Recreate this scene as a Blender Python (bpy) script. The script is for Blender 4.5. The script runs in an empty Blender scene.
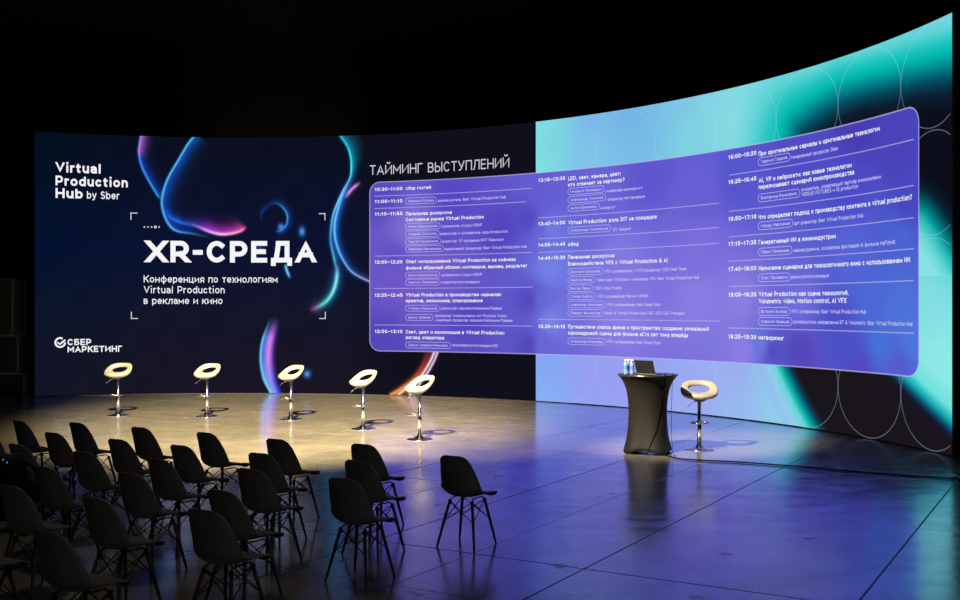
import bpy, bmesh, math
import numpy as np
from mathutils import Vector, Matrix

# measured layout of the picture on the video wall: s = metres along the curve, z = metres above the floor
TALKS = [
  [('time', '10:30–11:00', 3.262, 4.835, 3.958), ('title', 'сбор гостей', 4.046, 4.835, 4.681)],
  [('time', '11:00–11:10', 3.262, 4.55, 3.958), ('pill', 'Надежда Козлова', 4.031, 4.539, 4.82), ('role', 'руководитель Sber Virtual Production Hub', 4.866, 4.523, 6.59)],
  [('time', '11:10–11:55', 3.262, 4.256, 3.958), ('title', 'Панельная дискуссия', 4.046, 4.241, 5.206), ('title', 'Состояние рынка Virtual Production', 4.046, 4.103, 6.021), ('pill', 'Юлия Вершинина', 4.036, 3.945, 4.912), ('role', 'основатель студии KEMP', 4.95, 3.927, 5.977), ('pill', 'Андрей Соколов', 4.036, 3.77, 4.889), ('role', 'режиссёр и основатель Alpa Production', 4.922, 3.757, 6.633), ('pill', 'Сергей Мещеряков', 4.036, 3.595, 4.922), ('role', 'директор VP продакшн КИТ Павильон', 4.952, 3.582, 6.526), ('pill', 'Надежда Марченкова', 4.036, 3.421, 5.003), ('role', 'креативный продюсер Sber Virtual Production Hub', 5.033, 3.405, 7.126)],
  [('time', '12:00–12:20', 3.262, 3.127, 3.958), ('title', 'Опыт использования Virtual Production на съёмках', 4.046, 3.129, 6.845), ('title', 'фильма «Красный яблок»: мотивация, вызовы, результат', 4.046, 2.982, 7.126), ('pill', 'Юлия Вершинина', 4.036, 2.814, 4.901), ('role', 'основатель студии KEMP', 4.95, 2.809, 5.977), ('pill', 'Максим Поваляев', 4.036, 2.649, 4.912), ('role', 'оператор-постановщик', 4.95, 2.643, 5.919)],
  [('time', '12:25–12:45', 3.262, 2.351, 3.958), ('title', 'Virtual Production в производстве сериалов:', 4.046, 2.353, 6.472), ('title', 'креатив, экономика, планирование', 4.046, 2.218, 5.995), ('pill', 'Степан Коршунов', 4.036, 2.043, 4.901), ('role', 'режиссёр сериала Капельник.Первые', 4.95, 2.045, 6.48), ('pill', 'Денис Шлянов', 4.036, 1.833, 4.737), ('role', 'продюсер телекомпании Art Pictures Vision,', 4.785, 1.875, 6.62), ('role', 'линейный продюсер сериала Капельник.Первые', 4.785, 1.773, 6.761)],
  [('time', '12:50–13:10', 3.262, 1.5, 3.958), ('title', 'Свет, цвет и композиция в Virtual Production:', 4.046, 1.493, 6.551), ('title', 'взгляд оператора', 4.046, 1.363, 5.013), ('pill', 'Денис Аларкон-Рамирес', 4.036, 1.192, 5.181), ('role', 'кинооператор-постановщик RGC', 5.224, 1.203, 6.39)],
  [('time', '13:15–13:35', 7.417, 4.838, 8.102), ('title', 'LED, свет, камера, цвет:', 8.178, 4.82, 9.521), ('title', 'кто отвечает за картинку?', 8.178, 4.687, 9.618), ('pill', 'Михаил Милашин', 8.173, 4.538, 9.096), ('role', 'инженер-колорист', 9.134, 4.484, 10.075), ('pill', 'Александр Симонов', 8.173, 4.362, 9.142), ('role', 'оператор-постановщик', 9.185, 4.307, 10.143), ('pill', 'Антон Еременко', 8.173, 4.186, 8.974), ('role', 'колорист', 9.007, 4.141, 9.389)],
  [('time', '13:40–14:00', 7.417, 3.887, 8.102), ('title', 'Virtual Production: роль DIT на площадке', 8.178, 3.875, 10.435), ('pill', 'Александр Соломонов', 8.173, 3.71, 9.269), ('role', 'DIT, колорист', 9.328, 3.671, 9.783)],
  [('time', '14:05–14:40', 7.417, 3.426, 8.102), ('title', 'обед', 8.178, 3.414, 8.446)],
  [('time', '14:45–15:30', 7.417, 3.137, 8.102), ('title', 'Панельная дискуссия', 8.178, 3.137, 9.358), ('title', 'Взаимодействие VFX с Virtual Production & AI', 8.178, 2.993, 10.708), ('pill', 'Дмитрий Широков', 8.173, 2.824, 9.066), ('role', 'VFX супервайзер / VFX продюсер | CEO Mad Team', 9.109, 2.812, 11.187), ('pill', 'Никита Вечер', 8.173, 2.648, 8.867), ('role', 'Team Lead VP/Unreal и менеджер VFX, Sber Virtual Production Hub', 8.905, 2.638, 11.504), ('pill', 'Виктор Ларин', 8.173, 2.47, 8.816), ('role', 'CEO Alpa Frame', 8.862, 2.466, 9.542), ('pill', 'Степан Кулагин', 8.173, 2.299, 8.885), ('role', 'VFX супервайзер Магнит ФИЛМ', 8.926, 2.293, 10.214), ('pill', 'Александр Николаев', 8.173, 2.123, 9.119), ('role', 'VFX супервайзер Main Road Post', 9.16, 2.119, 10.531), ('pill', 'Павел Филатов', 8.173, 1.945, 9.066), ('role', 'Head of Virtual Production CGF, CEO CGF Viewport', 9.109, 1.946, 11.137)],
  [('time', '15:35–16:15', 7.417, 1.648, 8.102), ('title', 'Путешествие сквозь время и пространство: создание уникальной', 8.178, 1.649, 11.75), ('title', 'однокадровой сцены для фильма «Сто лет тому вперёд»', 8.178, 1.518, 11.232), ('pill', 'Александр Николаев', 8.173, 1.342, 9.124), ('role', 'VFX супервайзер Main Road Post', 9.16, 1.354, 10.531)],
  [('time', '16:00–16:20', 12.24, 4.85, 12.937), ('title', 'Про оригинальные сериалы и оригинальные технологии', 12.994, 4.817, 15.96), ('pill', 'Гавриил Гордеев', 12.985, 4.673, 13.775), ('role', 'генеральный продюсер Okko', 13.802, 4.655, 14.947)],
  [('time', '16:25–16:45', 12.24, 4.389, 12.937), ('title', 'AI, VP и нейросети: как новые технологии', 12.994, 4.34, 15.279), ('title', 'переписывают сценарий кинопроизводства', 12.994, 4.22, 15.34), ('pill', 'Екатерина Кононенко', 12.985, 4.023, 14.011), ('role', 'основатель, управляющий партнёр кинокомпании', 14.048, 4.071, 15.989), ('role', 'VERSUS PICTURES и IQ production', 14.048, 3.986, 15.437)],
  [('time', '16:50–17:10', 12.24, 3.702, 12.937), ('title', 'Что определяет подход к производству контента в virtual production?', 12.994, 3.678, 16.729), ('pill', 'Мурад Мартынов', 12.985, 3.522, 13.837), ('role', 'арт-директор Sber Virtual Production Hub', 13.871, 3.51, 15.557)],
  [('time', '17:15–17:35', 12.24, 3.237, 12.937), ('title', 'Генеративный ИИ в киноиндустрии', 12.994, 3.227, 14.891), ('pill', 'Павел Пепенцев', 12.985, 3.053, 13.815), ('role', 'медиахудожник, основатель фестиваля AI фильмов MyFilm48', 13.851, 3.045, 16.327)],
  [('time', '17:40–18:00', 12.24, 2.77, 12.937), ('title', 'Написание сценария для технологичного кино с использованием ИИ', 12.994, 2.761, 16.686), ('pill', 'Олег Проявкин', 12.985, 2.59, 13.775), ('role', 'режиссёр-постановщик', 13.802, 2.587, 14.733)],
  [('time', '18:05–18:25', 12.24, 2.296, 12.937), ('title', 'Virtual Production как сцена технологий.', 12.994, 2.295, 15.202), ('title', 'Volumetric video, Motion control, AI VFX', 12.994, 2.169, 15.158), ('pill', 'Виталий Волков', 12.985, 1.989, 13.763), ('role', 'VFX супервайзер Sber Virtual Production Hub', 13.797, 1.991, 15.63), ('pill', 'Алексей Кравцов', 12.985, 1.812, 13.819), ('role', 'руководитель направления RT & Volumetric Sber Virtual Production Hub', 13.851, 1.815, 16.746)],
  [('time', '18:25–19:30', 12.24, 1.522, 12.937), ('title', 'нетворкинг', 12.994, 1.519, 13.618)],
]
DIVIDERS = [(3.252, 7.243, 4.679), (3.252, 7.118, 4.39), (3.262, 7.259, 3.271), (3.252, 7.271, 2.508), (3.252, 7.271, 1.652), (7.417, 12.008, 4.021), (7.417, 12.008, 3.564), (7.417, 12.008, 3.266), (7.417, 12.03, 1.804), (12.253, 16.772, 4.519), (12.253, 16.772, 3.845), (12.253, 16.772, 3.373), (12.235, 16.772, 2.919), (12.253, 16.772, 2.451), (12.24, 16.772, 1.68)]
LETTERING = [('Virtual', -4.26, 5.208, -3.268, 0.232, 0.2), ('Production', -4.253, 4.902, -2.659, 0.227, 0.2), ('Hub', -4.253, 4.611, -3.661, 0.228, 0.2), ('by Sber', -3.569, 4.615, -2.848, 0.178, 0.15), ('XR-СРЕДА', -2.301, 3.137, 1.826, 0.515, 0.22), ('Конференция по технологиям', -2.298, 2.657, 0.857, 0.169, 0.14), ('Virtual Production', -2.298, 2.401, -0.414, 0.169, 0.14), ('в рекламе и кино', -2.298, 2.145, -0.466, 0.168, 0.14), ('СБЕР', -3.993, 1.182, -3.476, 0.145, 0.2), ('МАРКЕТИНГ', -3.993, 1.017, -2.79, 0.144, 0.2), ('ТАЙМИНГ ВЫСТУПЛЕНИЙ', 3.137, 5.183, 6.669, 0.226, 0.115)]
BRACKETS = [(-2.587, 4.299, 1, -1), (2.018, 4.294, -1, -1), (-2.578, 1.801, 1, 1), (2.028, 1.8, -1, 1)]
DOTS = [(-2.285, 3.972), (-2.201, 3.973), (-2.116, 3.974), (-2.032, 3.976), (-1.947, 3.977)]
LOGO = (-4.153, 1.247)
CURVES = {
  'A': [(-2.349, 6.201), (-2.383, 5.963), (-2.406, 5.737), (-2.345, 5.418), (-2.16, 5.036), (-1.912, 4.619)],
  'B': [(-1.091, 6.206), (-1.278, 5.964), (-1.473, 5.627), (-1.756, 5.108), (-1.88, 4.656), (-1.85, 4.335), (-1.723, 4.043), (-1.534, 3.886), (-1.161, 3.824), (-0.715, 3.724)],
  'Bin': [(-1.811, 4.43), (-1.696, 4.218), (-1.464, 4.101), (-1.231, 4.031), (-0.997, 3.985)],
  'LIP': [(-1.371, 4.126), (-1.032, 3.985), (-0.715, 3.858), (-0.424, 3.813), (-0.073, 3.878), (0.118, 4.0)],
  'RING': [(0.624, 4.537), (0.781, 4.56), (0.939, 4.488), (1.061, 4.343), (1.098, 4.2), (1.061, 4.033), (0.939, 3.914), (0.794, 3.879)],
  'RINGL': [(0.479, 4.107), (0.455, 4.251), (0.527, 4.418), (0.672, 4.513), (0.818, 4.524)],
  'FT': [(2.34, 6.201), (2.576, 5.862), (2.663, 5.537), (2.643, 5.15), (2.439, 4.776), (2.241, 4.329), (2.166, 3.95), (2.159, 3.618), (2.241, 3.237), (2.302, 2.928)],
  'FIN': [(2.638, 5.032), (2.508, 4.845), (2.374, 4.516), (2.26, 4.067), (2.273, 3.688), (2.407, 3.297), (2.638, 2.949), (2.887, 2.782), (3.162, 2.662)],
  'FPK': [(2.912, 5.031), (2.688, 4.865), (2.508, 4.644)],
  'FLOW': [(2.302, 3.141), (2.315, 2.833), (2.241, 2.501), (2.08, 2.24), (1.845, 2.074), (1.616, 1.983)],
  'E': [(1.037, 3.113), (1.085, 2.934), (1.171, 2.742)],
  'E2': [(0.334, 3.533), (0.479, 3.438), (0.576, 3.294)],
  'GL': [(0.658, 1.749), (0.491, 1.261), (0.448, 0.806), (0.52, 0.359), (0.672, 0.041), (0.697, -0.078)],
  'GM': [(0.769, 1.739), (0.648, 1.261), (0.6, 0.806), (0.648, 0.359), (0.769, 0.042), (0.818, -0.078)],
  'GR': [(0.891, 1.715), (0.781, 1.213), (0.757, 0.807), (0.811, 0.36), (0.915, 0.042), (0.964, -0.077)],
  'I1': [(4.78, 1.081), (4.661, 0.826), (4.496, 0.568), (4.268, 0.261), (4.117, -0.022)],
  'I2': [(4.863, 1.083), (4.749, 0.827), (4.597, 0.57), (4.37, 0.263), (4.218, -0.019)],
  'I3': [(4.597, 1.079), (4.458, 0.729), (4.243, 0.423), (3.94, 0.183), (3.613, -0.012)],
  'I4': [(4.496, 0.568), (4.218, 0.306), (3.991, 0.138), (3.789, -0.031)],
  'TEAL': [(13.457, 4.832), (13.655, 5.363), (14.048, 5.555), (14.854, 5.722), (15.509, 5.732), (16.183, 5.695), (16.901, 5.652), (17.661, 5.571)],
  'TEALLOW': [(16.543, 3.654), (16.853, 3.521), (17.044, 3.431), (17.281, 3.226), (17.519, 2.984), (17.755, 2.736)],
  'DIAG1': [(13.383, 1.396), (13.613, 0.993), (13.957, 0.509), (14.3, 0.104), (14.489, -0.106)],
  'DIAG2': [(15.943, 1.326), (16.447, 1.019), (17.06, 0.695), (17.585, 0.45), (17.85, 0.333)],
}
BLOBS = [(1.452, 3.875, 0.16, 0.2), (1.575, 0.477, 0.18, 0.16), (0.939, 3.986, 0.16, 0.14)]
BACKDROP = [(7.399, 6.032, 125, 230, 225), (7.399, 5.179, 125, 230, 225), (7.859, 5.683, 125, 212, 226), (8.727, 5.977, 122, 178, 235), (8.727, 5.28, 130, 195, 235), (9.745, 5.997, 115, 175, 230), (10.252, 5.628, 112, 185, 230), (11.011, 6.019, 125, 195, 230), (11.263, 5.4, 130, 215, 225), (12.015, 6.051, 135, 215, 230), (12.39, 5.525, 140, 225, 225), (12.764, 6.014, 130, 215, 230), (13.136, 5.589, 110, 220, 210), (13.753, 5.92, 100, 215, 215), (14.733, 5.977, 90, 210, 210), (15.461, 5.949, 80, 205, 210), (15.943, 5.995, 110, 210, 220), (16.901, 5.869, 90, 205, 215), (17.495, 6.002, 125, 215, 230), (17.091, 3.025, 90, 210, 205), (17.519, 2.705, 90, 210, 205), (17.186, 2.264, 140, 225, 230), (17.447, 1.504, 145, 235, 230), (17.02, 1.229, 140, 230, 230), (17.495, 0.835, 140, 240, 230), (16.423, 2.17, 120, 215, 225), (15.219, 1.697, 130, 220, 228), (7.578, 0.808, 130, 165, 245), (7.578, 0.155, 135, 175, 245), (8.727, 0.636, 155, 155, 240), (9.999, 0.387, 160, 155, 245), (11.514, 0.478, 160, 165, 245), (12.515, 0.91, 160, 165, 240), (12.515, 0.175, 150, 185, 240), (13.136, 0.852, 142, 200, 236), (13.383, 0.425, 150, 202, 236), (13.753, 0.141, 132, 222, 230), (9.999, 1.604, 150, 150, 240), (11.514, 2.587, 150, 160, 240), (7.961, 2.223, 130, 170, 240)]
PANEL = [(3.387, 4.587, 88, 72, 190), (3.387, 1.298, 85, 70, 185), (5.155, 4.525, 85, 70, 195), (4.268, 3.909, 132, 118, 215), (4.218, 3.678, 125, 108, 212), (4.825, 3.041, 122, 95, 205), (4.8, 2.58, 112, 86, 200), (3.89, 2.704, 112, 86, 200), (3.764, 3.29, 100, 80, 195), (6.429, 3.795, 82, 68, 190), (4.901, 3.615, 92, 76, 196), (5.664, 1.777, 84, 70, 190), (7.195, 2.226, 85, 72, 190), (7.144, 3.987, 84, 72, 192), (7.195, 1.236, 84, 70, 188), (7.476, 3.753, 104, 100, 214), (7.476, 2.225, 104, 104, 216), (7.476, 1.242, 106, 104, 216), (7.476, 4.736, 100, 92, 208), (7.706, 3.744, 112, 122, 226), (7.961, 4.595, 100, 95, 210), (7.706, 2.875, 115, 128, 230), (7.706, 1.789, 122, 128, 230), (8.982, 4.313, 105, 100, 215), (10.252, 4.623, 95, 86, 206), (9.491, 3.04, 130, 120, 225), (9.491, 1.803, 140, 125, 228), (11.514, 2.203, 138, 125, 228), (11.514, 3.162, 125, 110, 220), (11.514, 4.121, 105, 95, 212), (12.515, 4.403, 85, 85, 205), (12.515, 2.197, 140, 125, 225), (12.639, 1.282, 140, 125, 228), (13.061, 1.386, 105, 120, 222), (13.309, 1.305, 82, 76, 194), (13.999, 1.296, 85, 70, 185), (15.219, 1.375, 76, 80, 198), (14.976, 1.773, 75, 78, 200), (15.943, 1.48, 70, 112, 216), (15.702, 2.175, 75, 105, 215), (16.423, 2.02, 78, 115, 215), (13.999, 2.187, 110, 108, 220), (15.219, 2.982, 85, 100, 215), (16.423, 3.068, 75, 100, 210), (15.219, 3.946, 75, 75, 200), (16.423, 4.415, 75, 65, 185), (15.461, 4.871, 72, 60, 180), (13.999, 4.758, 80, 75, 195), (16.662, 3.642, 72, 70, 190), (16.781, 1.582, 78, 118, 222), (16.423, 1.122, 84, 92, 204), (15.461, 1.099, 84, 72, 190)]
RING_S = [8.872, 10.392, 11.915, 13.433, 14.935, 16.44]

C = bpy.context.scene.collection
PI = math.pi
R, CX, CY = 12.33, -5.694, 12.798            # radius and centre of the curved video wall
H = 6.13
S_LEFT, S_SPLIT, S_RIGHT = -4.70, 7.345, 17.66
YAW = math.radians(30.4)                     # the slab grid and the seating rows are turned by this

# ------------------------------------------------------------------ helpers
def lin(c):
    c = c / 255.0
    return c / 12.92 if c <= 0.04045 else ((c + 0.055) / 1.055) ** 2.4

def rgb(r, g, b):
    return (lin(r), lin(g), lin(b), 1.0)

def principled(name, color, rough=0.5, metal=0.0, spec=0.5, noise=0.0, scale=20.0, bump=0.0, transmission=0.0, alpha=1.0):
    m = bpy.data.materials.new(name)
    m.use_nodes = True
    nt = m.node_tree
    b = nt.nodes['Principled BSDF']
    b.inputs['Base Color'].default_value = color
    b.inputs['Roughness'].default_value = rough
    b.inputs['Metallic'].default_value = metal
    b.inputs['Specular IOR Level'].default_value = spec
    b.inputs['Transmission Weight'].default_value = transmission
    b.inputs['Alpha'].default_value = alpha
    if noise or bump:
        tc = nt.nodes.new('ShaderNodeTexCoord')
        n = nt.nodes.new('ShaderNodeTexNoise')
        n.inputs['Scale'].default_value = scale
        n.inputs['Detail'].default_value = 4
        nt.links.new(tc.outputs['Object'], n.inputs['Vector'])
        if noise:
            mp = nt.nodes.new('ShaderNodeMapRange')
            mp.inputs['To Min'].default_value = 1 - noise
            mp.inputs['To Max'].default_value = 1 + noise
            nt.links.new(n.outputs['Fac'], mp.inputs['Value'])
            mx = nt.nodes.new('ShaderNodeVectorMath'); mx.operation = 'SCALE'
            mx.inputs[0].default_value = color[:3]
            nt.links.new(mp.outputs['Result'], mx.inputs['Scale'])
            nt.links.new(mx.outputs['Vector'], b.inputs['Base Color'])
        if bump:
            bp = nt.nodes.new('ShaderNodeBump')
            bp.inputs['Strength'].default_value = bump
            bp.inputs['Distance'].default_value = 0.01
            nt.links.new(n.outputs['Fac'], bp.inputs['Height'])
            nt.links.new(bp.outputs['Normal'], b.inputs['Normal'])
    return m

def emitter(name, color=None, strength=1.0, cover=1.0):
    """A self-lit surface; with no colour it reads the mesh's own colour attribute."""
    m = bpy.data.materials.new(name)
    m.use_nodes = True
    nt = m.node_tree
    nt.nodes.clear()
    o = nt.nodes.new('ShaderNodeOutputMaterial')
    e = nt.nodes.new('ShaderNodeEmission')
    e.inputs['Strength'].default_value = strength
    if color is None:
        a = nt.nodes.new('ShaderNodeAttribute')
        a.attribute_name = 'Col'
        nt.links.new(a.outputs['Color'], e.inputs['Color'])
    else:
        e.inputs['Color'].default_value = color
    if cover < 1:                                # a see-through line of the picture
        t = nt.nodes.new('ShaderNodeBsdfTransparent'); mx = nt.nodes.new('ShaderNodeMixShader')
        mx.inputs[0].default_value = cover
        nt.links.new(t.outputs[0], mx.inputs[1]); nt.links.new(e.outputs[0], mx.inputs[2])
        nt.links.new(mx.outputs[0], o.inputs['Surface'])
    else:
        nt.links.new(e.outputs[0], o.inputs['Surface'])
    m.cycles.emission_sampling = 'NONE'
    return m

def link(name, mesh, mat, parent=None):
    o = bpy.data.objects.new(name, mesh)
    if mat: mesh.materials.append(mat)
    C.objects.link(o)
    if parent: o.parent = parent
    return o

def from_py(name, verts, faces, mat, parent=None, smooth=False):
    me = bpy.data.meshes.new(name)
    me.from_pydata(verts, [], faces)
    me.validate()
    if smooth:
        me.polygons.foreach_set('use_smooth', [True] * len(me.polygons))
    me.update()
    return link(name, me, mat, parent)

def from_bm(name, bm, mat, parent=None, smooth=False):
    bmesh.ops.recalc_face_normals(bm, faces=bm.faces)
    me = bpy.data.meshes.new(name)
    bm.to_mesh(me); bm.free()
    if smooth:
        me.polygons.foreach_set('use_smooth', [True] * len(me.polygons))
    return link(name, me, mat, parent)

def tag(o, label, cat, group=None):
    o['label'] = label; o['category'] = cat
    if group: o['group'] = group
    return o

def thing(name, label, cat, loc=(0, 0, 0), rotz=0.0, group=None):
    o = bpy.data.objects.new(name, None)
    o.empty_display_size = 0.1
    C.objects.link(o)
    o.location = loc; o.rotation_euler = (0, 0, rotz)
    return tag(o, label, cat, group)

def dup(root, loc, rotz, label, group=None):
    r = root.copy(); C.objects.link(r)
    r.location = loc; r.rotation_euler = (0, 0, rotz)
    r['label'] = label
    if group: r['group'] = group
    for ch in list(root.children):
        c = ch.copy(); C.objects.link(c); c.parent = r
        for g in list(ch.children):
            d = g.copy(); C.objects.link(d); d.parent = c
    return r

def add_box(bm, x0, x1, y0, y1, z0, z1, bevel=0.0):
    vs = [bm.verts.new(p) for p in ((x0,y0,z0),(x1,y0,z0),(x1,y1,z0),(x0,y1,z0),(x0,y0,z1),(x1,y0,z1),(x1,y1,z1),(x0,y1,z1))]
    fs = [bm.faces.new([vs[i] for i in q]) for q in ((0,3,2,1),(4,5,6,7),(0,1,5,4),(1,2,6,5),(2,3,7,6),(3,0,4,7))]
    if bevel:
        es = list({e for f in fs for e in f.edges})
        bmesh.ops.bevel(bm, geom=es, offset=bevel, segments=2, affect='EDGES', profile=0.5)

def add_lathe(bm, prof, n=32, cx=0.0, cy=0.0):
    rings = []
    for r, z in prof:
        if r < 1e-6:
            rings.append([bm.verts.new((cx, cy, z))])
        else:
            rings.append([bm.verts.new((cx + r * math.cos(2*PI*k/n), cy + r * math.sin(2*PI*k/n), z)) for k in range(n)])
    for a, b in zip(rings, rings[1:]):
        for k in range(n):
            k2 = (k + 1) % n
            if len(a) == 1 and len(b) == 1: continue
            if len(a) == 1: bm.faces.new((a[0], b[k], b[k2]))
            elif len(b) == 1: bm.faces.new((a[k], b[0], a[k2]))
            else: bm.faces.new((a[k], b[k], b[k2], a[k2]))

def add_tube(bm, pts, radii, n=8, closed=False):
    pts = [Vector(p) for p in pts]
    if not isinstance(radii, (list, tuple)): radii = [radii] * len(pts)
    m = len(pts)
    rings = []
    up = None
    for i, p in enumerate(pts):
        if closed: t = pts[(i+1) % m] - pts[i-1]
        else: t = pts[min(i+1, m-1)] - pts[max(i-1, 0)]
        t.normalize()
        if up is None:
            up = Vector((0, 0, 1)) if abs(t.z) < 0.9 else Vector((1, 0, 0))
        a = t.cross(up)
        if a.length < 1e-4: a = t.cross(Vector((1, 0.3, 0)))
        a.normalize(); b = a.cross(t); b.normalize(); up = b
        rings.append([bm.verts.new(p + (a * math.cos(2*PI*k/n) + b * math.sin(2*PI*k/n)) * radii[i]) for k in range(n)])
    rr = rings + ([rings[0]] if closed else [])
    for A, B in zip(rr, rr[1:]):
        for k in range(n):
            bm.faces.new((A[k], A[(k+1) % n], B[(k+1) % n], B[k]))
    if not closed:
        bm.faces.new(list(reversed(rings[0]))); bm.faces.new(rings[-1])

def smoothline(pts, k=10):
    """Catmull-Rom through points of any dimension."""
    P = [np.array(p, float) for p in pts]
    P = [2*P[0]-P[1]] + P + [2*P[-1]-P[-2]]
    out = []
    for i in range(1, len(P) - 2):
        for j in range(k):
            t = j / k
            a, b, c, d = P[i-1], P[i], P[i+1], P[i+2]
            out.append(0.5*((2*b)+(-a+c)*t+(2*a-5*b+4*c-d)*t*t+(-a+3*b-3*c+d)*t**3))
    out.append(P[-2])
    return np.array(out)

def on_wall(s, z, off=0.0):
    a = s / R
    return (CX + (R - off) * math.sin(a), CY + (R - off) * math.cos(a), z)

# ------------------------------------------------------------------ materials
M = {}
M['shell'] = principled('grey_plastic_shell', rgb(100, 96, 96), 0.42, noise=0.06, scale=9)
M['dark_wood'] = principled('dark_stained_wood', rgb(48, 36, 28), 0.45, noise=0.25, scale=30)
M['black_wire'] = principled('black_steel_wire', rgb(22, 22, 23), 0.4, metal=0.6)
M['white_leather'] = principled('white_leatherette', rgb(130, 125, 115), 0.42, noise=0.03, scale=40, bump=0.05)
M['piping'] = principled('dark_seat_underside', rgb(40, 38, 38), 0.6, noise=0.1)
M['chrome'] = principled('polished_chrome', rgb(205, 205, 210), 0.12, metal=1.0, noise=0.02)
M['spandex'] = principled('black_spandex', rgb(17, 16, 15), 0.62, noise=0.08, scale=60, spec=0.2)
M['table_black'] = principled('black_table_top', rgb(26, 26, 30), 0.3, noise=0.05)
M['rubber'] = principled('black_rubber', rgb(11, 11, 11), 0.6, noise=0.1)
M['cable'] = principled('matt_black_cable', rgb(9, 9, 9), 0.9, noise=0.1, spec=0.05)
M['laptop'] = principled('dark_aluminium', rgb(44, 42, 42), 0.4, metal=0.5, noise=0.04)
M['laptop_edge'] = principled('light_aluminium', rgb(165, 158, 140), 0.35, metal=0.7, noise=0.03)
M['bottle'] = principled('clear_blue_plastic', rgb(190, 215, 240), 0.12, transmission=0.75, noise=0.02)
M['bottle_label'] = principled('blue_paper_label', rgb(60, 110, 175), 0.5, noise=0.2, scale=60)
M['bottle_cap'] = principled('white_plastic_cap', rgb(240, 238, 225), 0.4, noise=0.02)
M['black_cloth'] = principled('black_wool_cloth', rgb(10, 10, 11), 0.95, noise=0.2, scale=50, spec=0.1)
M['black_metal'] = principled('black_powder_coat', rgb(24, 24, 26), 0.55, noise=0.1)
M['case'] = principled('black_case_laminate', rgb(20, 20, 21), 0.5, noise=0.15)
M['case_edge'] = principled('dull_case_edging', rgb(110, 106, 92), 0.5, metal=0.5, noise=0.1)
M['tape'] = principled('white_gaffer_tape', rgb(215, 208, 200), 0.6, noise=0.15)
M['led_blue'] = emitter('blue_indicator', rgb(90, 150, 220), 0.8)
M['picture'] = emitter('video_picture')
M['white_light'] = emitter('white_picture_light', (0.92, 0.92, 0.95, 1))
M['grey_light'] = emitter('grey_picture_light', rgb(205, 208, 215))
M['soft_light'] = emitter('soft_white_picture_light', rgb(214, 210, 245))
M['line_light'] = emitter('divider_picture_light', rgb(190, 184, 235), cover=.6)
M['pill_light'] = emitter('name_outline_picture_light', rgb(205, 200, 242), cover=.75)
M['ring_light'] = emitter('ring_picture_light', rgb(205, 225, 245), cover=.18)

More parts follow.
